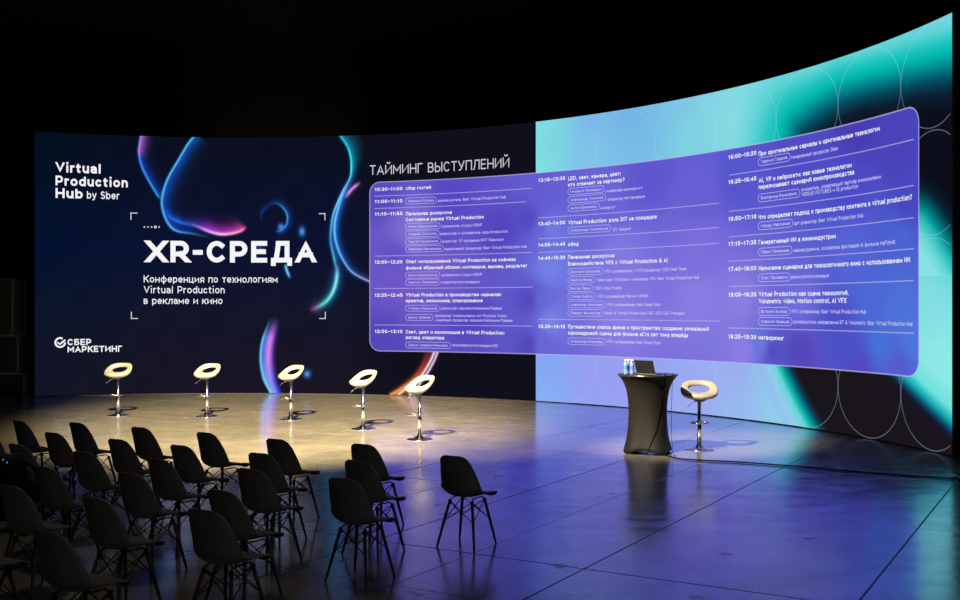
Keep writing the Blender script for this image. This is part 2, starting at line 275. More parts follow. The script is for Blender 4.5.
def floor_material():
    m = bpy.data.materials.new('polished_concrete')
    m.use_nodes = True
    nt = m.node_tree; N = nt.nodes; L = nt.links
    b = N['Principled BSDF']
    tc = N.new('ShaderNodeTexCoord')
    rot = N.new('ShaderNodeMapping'); rot.vector_type = 'POINT'
    rot.inputs['Rotation'].default_value = (0, 0, YAW)      # x becomes the cross axis, y the row axis
    L.new(tc.outputs['Object'], rot.inputs['Vector'])
    sep = N.new('ShaderNodeSeparateXYZ'); L.new(rot.outputs['Vector'], sep.inputs[0])
    def math_node(op, a, bb=None):
        n = N.new('ShaderNodeMath'); n.operation = op
        for i, v in enumerate((a, bb)):
            if v is None: continue
            if isinstance(v, (int, float)): n.inputs[i].default_value = v
            else: L.new(v, n.inputs[i])
        return n.outputs[0]
    total = None
    def line(axis, pos, width, strength):
        nonlocal total
        d = math_node('ABSOLUTE', math_node('SUBTRACT', axis, pos))
        k = math_node('MULTIPLY', math_node('LESS_THAN', d, width), strength)
        total = k if total is None else math_node('MAXIMUM', total, k)
    X, Y = sep.outputs['X'], sep.outputs['Y']
    for v in (-13.6, -11.57, -9.54, -7.52, -5.49, -3.47, -1.43, 0.6, 2.63, 4.66): line(X, v, 0.009, 0.8)
    for v in (-8.5, -6.5, -4.49): line(X, v, 0.007, 0.4)
    for u in (1.6, 4.55, 7.53, 13.5, 16.5, 19.4): line(Y, u, 0.011, 0.8)
    for u in (6.375, 10.49): line(Y, u, 0.007, 0.4)
    def noise(scale, detail, rough=0.55, sx=1.0, sy=1.0, src=None):
        mp = N.new('ShaderNodeMapping'); mp.inputs['Scale'].default_value = (sx, sy, 1)
        L.new(src or tc.outputs['Object'], mp.inputs['Vector'])
        n = N.new('ShaderNodeTexNoise'); n.inputs['Scale'].default_value = scale
        n.inputs['Detail'].default_value = detail; n.inputs['Roughness'].default_value = rough
        L.new(mp.outputs['Vector'], n.inputs['Vector'])
        return n.outputs['Fac']
    big = noise(0.55, 6, 0.62)
    mid = noise(2.6, 6, 0.65, 1, 1.6)
    ramp = N.new('ShaderNodeValToRGB')
    ramp.color_ramp.elements[0].position = 0.32; ramp.color_ramp.elements[0].color = FLOOR_DARK
    ramp.color_ramp.elements[1].position = 0.68; ramp.color_ramp.elements[1].color = FLOOR_LIGHT
    mixv = math_node('ADD', math_node('MULTIPLY', big, 0.55), math_node('MULTIPLY', mid, 0.45))
    L.new(mixv, ramp.inputs['Fac'])
    # scattered small stains
    vor = N.new('ShaderNodeTexVoronoi'); vor.inputs['Scale'].default_value = 1.3
    mpv = N.new('ShaderNodeMapping'); L.new(tc.outputs['Object'], mpv.inputs['Vector'])
    wob = N.new('ShaderNodeVectorMath'); wob.operation = 'ADD'
    nz = N.new('ShaderNodeTexNoise'); nz.inputs['Scale'].default_value = 6
    L.new(tc.outputs['Object'], nz.inputs['Vector'])
    sc = N.new('ShaderNodeVectorMath'); sc.operation = 'SCALE'; sc.inputs['Scale'].default_value = 0.25
    L.new(nz.outputs['Color'], sc.inputs[0]); L.new(mpv.outputs['Vector'], wob.inputs[0]); L.new(sc.outputs['Vector'], wob.inputs[1])
    L.new(wob.outputs['Vector'], vor.inputs['Vector'])
    st = N.new('ShaderNodeMapRange'); st.inputs['From Min'].default_value = 0.05; st.inputs['From Max'].default_value = 0.11
    st.inputs['To Min'].default_value = 0.35; st.inputs['To Max'].default_value = 0.0
    L.new(vor.outputs['Distance'], st.inputs['Value'])
    dark = math_node('MAXIMUM', total, st.outputs['Result'])
    mix = N.new('ShaderNodeMix'); mix.data_type = 'RGBA'
    L.new(dark, mix.inputs['Factor']); L.new(ramp.outputs['Color'], mix.inputs['A'])
    mix.inputs['B'].default_value = (0.006, 0.006, 0.007, 1)
    N.remove(b)
    out = [n for n in N if n.type == 'OUTPUT_MATERIAL'][0]
    dif = N.new('ShaderNodeBsdfDiffuse'); L.new(mix.outputs['Result'], dif.inputs['Color'])
    glo = N.new('ShaderNodeBsdfGlossy'); glo.inputs['Color'].default_value = GLOSS
    rr = N.new('ShaderNodeMapRange'); rr.inputs['From Min'].default_value = 0.3; rr.inputs['From Max'].default_value = 0.7
    rr.inputs['To Min'].default_value = ROUGH[0]; rr.inputs['To Max'].default_value = ROUGH[1]
    L.new(mid, rr.inputs['Value'])
    L.new(math_node('ADD', rr.outputs['Result'], math_node('MULTIPLY', dark, 0.4)), glo.inputs['Roughness'])
    bp = N.new('ShaderNodeBump'); bp.inputs['Strength'].default_value = 0.05; bp.inputs['Distance'].default_value = 0.02
    L.new(noise(1.6, 3, 0.5), bp.inputs['Height'])
    for n in (dif, glo): L.new(bp.outputs['Normal'], n.inputs['Normal'])
    fr = N.new('ShaderNodeFresnel'); fr.inputs['IOR'].default_value = FLOOR_IOR
    L.new(bp.outputs['Normal'], fr.inputs['Normal'])
    patch = N.new('ShaderNodeMapRange'); patch.inputs['From Min'].default_value = 0.33; patch.inputs['From Max'].default_value = 0.67
    patch.inputs['To Min'].default_value = 1.12; patch.inputs['To Max'].default_value = 1.72
    L.new(math_node('ADD', math_node('MULTIPLY', noise(1.1, 7, 0.68, 1, 1.5), 0.6), math_node('MULTIPLY', mid, 0.4)), patch.inputs['Value'])
    k = math_node('MULTIPLY', math_node('MULTIPLY', fr.outputs['Fac'], patch.outputs['Result']), math_node('SUBTRACT', 1.0, math_node('MULTIPLY', dark, 0.75)))
    ms = N.new('ShaderNodeMixShader')
    L.new(math_node('MINIMUM', k, 0.76), ms.inputs[0]); L.new(dif.outputs[0], ms.inputs[1]); L.new(glo.outputs[0], ms.inputs[2])
    L.new(ms.outputs[0], out.inputs['Surface'])
    return m

FLOOR_DARK, FLOOR_LIGHT = (0.15, 0.136, 0.105, 1), (0.32, 0.287, 0.212, 1)
ROUGH = (0.13, 0.24)
FLOOR_IOR = 2.1
GLOSS = (.72, .79, 1.0, 1)

# ------------------------------------------------------------------ the room
def structure(name, x0, x1, y0, y1, z0, z1, mat):
    bm = bmesh.new(); add_box(bm, x0, x1, y0, y1, z0, z1)
    o = from_bm(name, bm, mat); o['kind'] = 'structure'; return o
M['floor'] = floor_material()
M['wall'] = principled('black_painted_concrete', (0.012, 0.012, 0.010, 1), 0.9, noise=0.35, scale=1.2, bump=0.2, spec=0.2)
XL, XR, YF, YB, ZC = -17.0, 17.0, -9.0, 31.0, 13.0
structure('floor', XL, XR, YF, YB, -0.2, 0.0, M['floor'])
structure('wall_back', XL, XR, YB, YB + 0.3, 0, ZC, M['wall'])
structure('wall_left', XL - 0.3, XL, YF, YB, 0, ZC, M['wall'])
structure('wall_right', XR, XR + 0.3, YF, YB, 0, ZC, M['wall'])
structure('wall_front', XL, XR, YF - 0.3, YF, 0, ZC, M['wall'])
structure('ceiling', XL, XR, YF, YB, ZC, ZC + 0.3, M['wall'])

# ------------------------------------------------------------------ the curved video wall
wall = thing('video_wall', 'tall curved video wall showing a dark title picture and a purple schedule', 'screen', on_wall(6.0, 0))
INV = Matrix.Translation(-wall.location)
def wall_mesh(name, sz, faces, mat, off, parent, smooth=False):
    V = [tuple(INV @ Vector(on_wall(s, z, off))) for s, z in sz]
    return from_py(name, V, faces, mat, parent, smooth)

def wall_slab(name, s0, s1, z0, z1, off_in, off_out, mat, n=90):
    V, Fc = [], []
    for i in range(n + 1):
        s = s0 + (s1 - s0) * i / n
        for off, z in ((off_in, z0), (off_in, z1), (off_out, z1), (off_out, z0)):
            V.append(tuple(INV @ Vector(on_wall(s, z, off))))
    for i in range(n):
        a, b = 4 * i, 4 * i + 4
        for k in range(4):
            Fc.append((a + k, a + (k + 1) % 4, b + (k + 1) % 4, b + k))
    Fc.append((0, 1, 2, 3)); Fc.append(tuple(4 * n + k for k in (3, 2, 1, 0)))
    return from_py(name, V, Fc, mat, wall)
wall_slab('back_cabinet', S_LEFT, S_RIGHT + 0.02, 0.02, H, -0.006, -0.16, M['black_metal'])
wall_slab('base_skirt', S_LEFT, S_RIGHT + 0.02, 0.0, 0.02, -0.02, -0.16, M['black_metal'])

def srgb2lin(a):
    a = np.clip(a, 0, 255) / 255.0
    return np.where(a <= 0.04045, a / 12.92, ((a + 0.055) / 1.055) ** 2.4)

def coloured(name, sg, zg, colfun, off, parent):
    """A grid on the wall, zg either a vector or per-column (n_s, n_z) heights, with its picture stored per vertex."""
    ns = len(sg)
    Z = np.tile(zg, (ns, 1)) if zg.ndim == 1 else zg
    nz = Z.shape[1]
    Sg = np.repeat(sg[:, None], nz, 1)
    a = Sg / R
    co = np.stack([CX + (R - off) * np.sin(a) - wall.location.x, CY + (R - off) * np.cos(a) - wall.location.y, Z], -1).reshape(-1, 3)
    idx = np.arange(ns * nz).reshape(ns, nz)
    q = np.stack([idx[:-1, :-1], idx[1:, :-1], idx[1:, 1:], idx[:-1, 1:]], -1).reshape(-1, 4)
    me = bpy.data.meshes.new(name)
    me.vertices.add(len(co)); me.vertices.foreach_set('co', co.ravel().astype(np.float32))
    me.loops.add(q.size); me.loops.foreach_set('vertex_index', q.ravel().astype(np.int32))
    me.polygons.add(len(q))
    me.polygons.foreach_set('loop_start', np.arange(0, q.size, 4, dtype=np.int32))
    me.update(calc_edges=True)
    col = colfun(Sg.ravel(), Z.ravel())
    rgba = np.ones((len(col), 4), np.float32); rgba[:, :3] = srgb2lin(col)
    at = me.color_attributes.new('Col', 'FLOAT_COLOR', 'POINT')
    at.data.foreach_set('color', rgba.ravel())
    return link(name, me, M['picture'], parent)

def shepard(s, z, table, power=3.2, floor=0.0025):
    T = np.array(table)
    num = np.zeros((len(s), 3)); den = np.zeros(len(s))
    for ps, pz, r, g, b in T:
        w = 1.0 / ((s - ps) ** 2 + (z - pz) ** 2 + floor) ** (power / 2)
        num += w[:, None] * np.array((r, g, b)); den += w
    return num / den[:, None]

def nearest(s, z, pts, k=12):
    """Signed distance to a smooth line (positive on the right-hand side of one that runs down) and the position along it, 0 to 1."""
    L = smoothline(pts, k)
    a, b = L[:-1], L[1:]
    best = np.full(len(s), 1e9); side = np.zeros(len(s)); par = np.zeros(len(s))
    n = len(a)
    for i in range(n):
        d = b[i] - a[i]
        t = np.clip(((s - a[i, 0]) * d[0] + (z - a[i, 1]) * d[1]) / (d @ d + 1e-12), 0, 1)
        ds, dz = s - a[i, 0] - t * d[0], z - a[i, 1] - t * d[1]
        q = ds * ds + dz * dz
        m = q < best
        best[m] = q[m]; side[m] = np.sign(d[0] * dz[m] - d[1] * ds[m]); par[m] = (i + t[m]) / n
    return np.sqrt(best) * side, par

def stroke(col, s, z, name, core, core_w, glow, wr, wl=0.03, ends=(0.05, 0.1), gain=1.0):
    """Adds a light trail: a thin bright core with a soft glow of its own width on each side. core and glow are lists of (position, colour)."""
    pts = CURVES[name]
    P = np.array(pts); mg = max(wr, wl, core_w) * 2.5 + 0.1
    m = np.where((s > P[:, 0].min() - mg) & (s < P[:, 0].max() + mg) & (z > P[:, 1].min() - mg) & (z < P[:, 1].max() + mg))[0]
    if not len(m): return
    d, t = nearest(s[m], z[m], pts)
    def ramp(stops):
        ts = [q[0] for q in stops]
        return np.stack([np.interp(t, ts, [q[1][c] for q in stops]) for c in range(3)], -1)
    fade = np.clip(t / max(ends[0], 1e-3), 0, 1) * np.clip((1 - t) / max(ends[1], 1e-3), 0, 1) if ends else np.ones(len(t))
    over = (t <= 0) | (t >= 1)
    k1 = np.exp(-(d / core_w) ** 2) * fade * gain
    w = np.where(d > 0, wr, wl)
    k2 = np.exp(-(np.abs(d) / w) ** 1.6) * fade * gain
    k1[over & (np.abs(d) > core_w)] *= 0.3
    add = ramp(glow) * k2[:, None]
    c = col[m]
    c = 255 - (255 - c) * (1 - np.clip(add / 255, 0, 1))
    cc = ramp(core)
    col[m] = c * (1 - k1[:, None]) + cc * k1[:, None]

def one(r, g, b): return [(0, (r, g, b)), (1, (r, g, b))]

def paint(s, z):
    zz = [0, 1.2, 2.0, 3.4, 4.6, 6.13]
    col = np.stack([np.interp(z, zz, v) for v in ([25, 22, 19, 11, 12, 11], [21, 20, 21, 18, 17, 15], [36, 38, 42, 48, 42, 30])], -1)
    edge = np.clip((s - S_LEFT) / 3.0, 0, 1)
    col[:, 0] -= (1 - edge) * 8
    col += (((np.floor(s * 2) * 7 + np.floor(z * 2) * 13) % 5) - 2)[:, None] * 0.35      # tiles of slightly different brightness
    dark = np.array((16, 15, 28.0))
    f = np.clip((s - 2.6) / 1.2, 0, 1)[:, None]
    col = col * (1 - f) + dark * f
    st = lambda *a, **k: stroke(col, s, z, *a, **k)
    # large bubble outlines
    st('A', [(0, (175, 120, 225)), (.35, (150, 150, 235)), (.5, (70, 150, 235)), (1, (60, 170, 235))], .022,
       [(0, (160, 80, 195)), (.38, (140, 70, 190)), (.5, (16, 45, 160)), (1, (8, 45, 140))], .15, ends=(.001, .05))
    st('B', one(85, 195, 235), .024, [(0, (5, 75, 165)), (.55, (10, 55, 165)), (1, (10, 40, 150))], .20, ends=(.001, .25))
    st('Bin', one(40, 120, 230), .03, one(15, 60, 190), .1, .06, ends=(.4, .5), gain=.8)
    st('LIP', [(0, (60, 110, 240)), (.25, (225, 140, 240)), (.55, (255, 205, 240)), (1, (255, 110, 150))], .036,
       [(0, (40, 40, 180)), (.35, (170, 40, 190)), (.7, (200, 40, 160)), (1, (230, 60, 120))], .2, .02, ends=(.3, .12))
    st('RING', [(0, (20, 70, 140)), (.5, (70, 190, 225)), (1, (40, 120, 220))], .02, one(10, 60, 150), .09, .02, ends=(.3, .1), gain=.85)
    st('RINGL', one(20, 60, 130), .03, one(8, 40, 100), .05, .05, ends=(.4, .4), gain=.5)
    st('FT', [(0, (30, 140, 150)), (.2, (50, 180, 190)), (.5, (120, 225, 240)), (.75, (50, 160, 200)), (1, (110, 220, 220))], .022,
       [(0, (4, 50, 58)), (.25, (6, 60, 75)), (.4, (20, 60, 130)), (.7, (15, 60, 150)), (1, (20, 100, 150))], .12, .04, ends=(.001, .1))
    L = np.array(CURVES['FT'][:4])
    xs = np.interp(-z, -L[:, 1], L[:, 0])
    wid = np.interp(z, [4.9, 5.4, 6.13], [.02, .2, .48])
    u = (s - xs) / wid
    k = ((u > 0) & (u < 1.15) & (z > 4.9)) * np.clip(1.15 - u, 0, 1) * np.clip((z - 4.9) / .5, 0, 1)
    col = col + k[:, None] * np.array((4, 95, 105)) * .75
    st = lambda *a, **kk: stroke(col, s, z, *a, **kk)
    st('FIN', [(0, (90, 150, 230)), (.35, (140, 220, 250)), (.7, (130, 190, 240)), (1, (200, 170, 220))], .019,
       [(0, (20, 50, 160)), (.4, (20, 110, 220)), (.7, (20, 70, 160)), (1, (40, 40, 90))], .1, .05, ends=(.15, .001))
    st('FPK', one(235, 150, 205), .03, one(120, 40, 110), .06, .05, ends=(.3, .3))
    st('FLOW', [(0, (130, 210, 235)), (.4, (150, 240, 230)), (.7, (90, 210, 200)), (.88, (150, 80, 130)), (1, (170, 40, 90))], .045,
       [(0, (10, 70, 150)), (.6, (10, 110, 130)), (1, (90, 20, 60))], .12, .12, ends=(.2, .15))
    st('E', one(120, 225, 240), .026, one(20, 80, 160), .04, .04, ends=(.2, .3))
    st('E2', one(20, 80, 170), .04, one(10, 40, 110), .06, .06, ends=(.3, .3), gain=.8)
    # upright swoosh at the foot of the picture
    GL, GR = smoothline(CURVES['GL']), smoothline(CURVES['GR'])
    m = np.where((s > 0) & (s < 1.6) & (z < 1.85))[0]
    a = np.interp(-z[m], -GL[:, 1], GL[:, 0]); b = np.interp(-z[m], -GR[:, 1], GR[:, 0])
    u = (s[m] - a) / (b - a)
    us = [-.18, 0, .14, .3, .6, .8, 1.0, 1.25]
    top = [np.interp(u, us, v) for v in ([20, 110, 60, 130, 215, 175, 60, 20], [20, 215, 110, 110, 140, 90, 40, 20], [38, 250, 225, 225, 230, 215, 120, 38])]
    bot = [np.interp(u, us, v) for v in ([20, 120, 130, 120, 110, 70, 40, 22], [20, 225, 200, 170, 140, 85, 50, 20], [38, 250, 250, 250, 245, 220, 160, 38])]
    f = np.clip(z[m] / .9, 0, 1)
    c = np.stack([t * f + q * (1 - f) for t, q in zip(top, bot)], -1)
    k = ((u > -.18) & (u < 1.25)) * np.clip((1.84 - z[m]) / .5, 0, 1)
    col[m] = col[m] * (1 - k[:, None]) + c * k[:, None]
    # bright streaks under the schedule
    st('I3', [(0, (110, 15, 20)), (.5, (170, 50, 25)), (1, (245, 170, 90))], .035, [(0, (60, 6, 12)), (.6, (120, 40, 15)), (1, (200, 90, 30))], .1, .05, ends=(.05, .03))
    st('I1', [(0, (240, 225, 235)), (.6, (250, 225, 225)), (1, (250, 235, 240))], .03, [(0, (110, 40, 60)), (.6, (150, 60, 40)), (1, (150, 80, 60))], .04, .1, ends=(.001, .001))
    st('I2', one(235, 220, 235), .026, one(70, 30, 60), .05, .04, ends=(.001, .001))
    st('I4', one(255, 225, 200), .03, one(190, 90, 40), .08, .1, ends=(.4, .001), gain=.9)
    for bs, bz, ws, wz in BLOBS:
        ws, wz = ws * .75, wz * .9
        k = np.exp(-((s - bs) / ws * 1.6) ** 2 - ((z - bz) / wz * 1.6) ** 2)
        col = col * (1 - k[:, None]) + np.array((70, 150, 245)) * k[:, None]
    # right-hand picture
    r = np.where(s >= S_SPLIT)[0]
    sr, zr = s[r], z[r]
    c = shepard(sr, zr, BACKDROP, 2.4, .12)
    def ramp(d, xs, cols):
        return np.stack([np.interp(d, xs, [q[i] for q in cols]) for i in range(3)], -1)
    up = np.where((sr > 11.6) & (zr > 2.5))[0]
    su, zu = sr[up], zr[up]
    dt, tt = nearest(su, zu, CURVES['TEAL'])                       # negative above the teal arc
    dt = dt / np.interp(su, [13.0, 14.2, 15.5], [2.0, 1.25, 1.0])
    cu = ramp(-dt, [-.62, -.34, -.15, 0, .18, .36, .55, .8], [(128, 214, 228), (92, 210, 212), (30, 196, 190), (0, 182, 172), (0, 128, 138), (4, 72, 92), (14, 30, 48), (12, 15, 27)])
    kk = np.clip((su - 11.8) / 1.0, 0, 1) * np.clip((-dt + .75) / .4, 0, 1)
    dl, tl = nearest(su, zu, CURVES['TEALLOW'])
    dl = -dl
    cl = ramp(dl, [-.5, -.25, 0, .12, .3, .5], [(12, 16, 28), (8, 40, 58), (0, 140, 142), (40, 185, 182), (100, 214, 212), (138, 225, 230)])
    c2 = c[up] * (1 - kk[:, None]) + cu * kk[:, None]
    kl = np.clip((dl + .55) / .3, 0, 1) * (zu < 4.6) * (su > 15.2)
    c[up] = c2 * (1 - kl[:, None]) + cl * kl[:, None]
    def wedge(name, stops, lo, hi, inv):
        pts = np.array(CURVES[name]); L = smoothline(CURVES[name])
        d, t = nearest(sr, zr, pts)
        if inv: d = -d
        return d
    low = zr < 1.6
    d1 = wedge('DIAG1', None, 0, 0, False)           # positive on the dark side
    d2 = wedge('DIAG2', None, 0, 0, True)            # positive on the dark side
    e1 = ramp(d1, [-.62, -.34, -.17, -.03, .11, .24], [(150, 165, 240), (145, 205, 235), (100, 214, 216), (0, 165, 160), (8, 70, 95), (25, 21, 27)])
    e2 = ramp(d2, [-.5, -.2, -.05, .04, .12, .2], [(140, 230, 230), (110, 225, 220), (20, 170, 175), (10, 95, 125), (18, 32, 60), (25, 21, 27)])
    mid = np.where(d1 > -.7, 1, 0) * np.where(d1 < d2 * 0 + 9, 1, 0)
    use1 = low & (d1 > -.62) & ((d1 < .26) | (d2 > 0))
    k = np.clip((d1 + .62) / .3, 0, 1) * low
    dark1 = (d1 > .2) & low
    out = c.copy()
    out = np.where((k > 0)[:, None], c * (1 - k[:, None]) + e1 * k[:, None], out)
    k2 = low & (sr > 14.6) & (d1 > .3)
    out = np.where((k2 & (d2 > -.5))[:, None], e2, out)
    out = np.where((k2 & (d2 <= -.5))[:, None], c, out)
    col[r] = out
    return col

sg = np.concatenate([np.arange(S_LEFT, S_SPLIT, .018), [S_SPLIT - .0005], np.arange(S_SPLIT, S_RIGHT, .045), [S_RIGHT]])
zg = np.concatenate([np.arange(.02, 1.9, .018), np.arange(1.9, H, .022), [H]])
coloured('picture_surface', sg, zg, paint, 0.0, wall)

# thin rings over the right-hand picture
def ribbon(line, w):
    """Flat strip of width w along an (s, z) line: vertices and faces."""
    L = np.array(line); n = len(L)
    V, Fc = [], []
    for i in range(n):
        t = L[min(i+1, n-1)] - L[max(i-1, 0)]
        t = t / (np.hypot(*t) + 1e-12); nrm = np.array((-t[1], t[0])) * w / 2
        V += [tuple(L[i] + nrm), tuple(L[i] - nrm)]
    for i in range(n - 1):
        Fc.append((2*i, 2*i+1, 2*i+3, 2*i+2))
    return V, Fc

def merge(parts):
    V, Fc = [], []
    for v, f in parts:
        k = len(V); V += v; Fc += [tuple(i + k for i in q) for q in f]
    return V, Fc

rings = []
RD, RP = H / 4, 1.5165
for row in range(4):
    for i in range(7):
        cs, cz = 7.352 + RP * (i + .5), RD * (row + .5)
        run = []
        for k in range(97):
            a = 2 * PI * k / 96
            p = (cs + RP / 2 * math.cos(a) * .997, cz + (RD / 2 - .02) * math.sin(a))
            if p[0] < S_RIGHT - .02: run.append(p)
            elif run:
                if len(run) > 1: rings.append(ribbon(run, .013))
                run = []
        if len(run) > 1: rings.append(ribbon(run, .013))
v, f = merge(rings)
wall_mesh('ring_pattern', v, f, M['ring_light'], .006, wall)

# schedule panel
PS0, PS1, PZ0, PZ1, PR = 3.137, 16.889, 1.042, 5.005, .25
def panel_col(s, z):
    return shepard(s, z, PANEL, 3.0, .01)
ang = [PI / 2 * k / 8 for k in range(9)]
sp = np.concatenate([[PS0 + PR - PR * math.cos(a) for a in ang], np.arange(PS0 + PR + .04, PS1 - PR, .045), [PS1 - PR + PR * math.sin(a) for a in ang]])
drop = np.where(sp < PS0 + PR, PR - np.sqrt(np.maximum(PR**2 - (PS0 + PR - sp)**2, 0)), np.where(sp > PS1 - PR, PR - np.sqrt(np.maximum(PR**2 - (sp - PS1 + PR)**2, 0)), 0))
fr = np.linspace(0, 1, 90)
Zp = (PZ0 + drop)[:, None] * (1 - fr) + (PZ1 - drop)[:, None] * fr
panel = coloured('schedule_panel', sp, Zp, panel_col, .010, wall)

def round_rect(s0, s1, z0, z1, r, n=6):
    out = []
    for cs, cz, a0 in ((s1 - r, z0 + r, -PI/2), (s1 - r, z1 - r, 0), (s0 + r, z1 - r, PI/2), (s0 + r, z0 + r, PI)):
        for k in range(n + 1):
            a = a0 + PI / 2 * k / n
            out.append((cs + r * math.cos(a), cz + r * math.sin(a)))
    out.append(out[0])
    return out

def densify(line, step=.4):
    out = [line[0]]
    for a, b in zip(line, line[1:]):
        n = max(1, int(math.hypot(b[0]-a[0], b[1]-a[1]) / step))
        out += [(a[0] + (b[0]-a[0]) * k / n, a[1] + (b[1]-a[1]) * k / n) for k in range(1, n + 1)]
    return out
v, f = ribbon(densify(round_rect(PS0, PS1, PZ0, PZ1, PR, 8)), .022)
wall_mesh('panel_outline', v, f, M['line_light'], .013, panel)
for s0, s1, z in DIVIDERS:
    v, f = ribbon(densify([(s0, z), (s1, z)]), .018)
    wall_mesh('divider_line', v, f, M['line_light'], .014, panel)

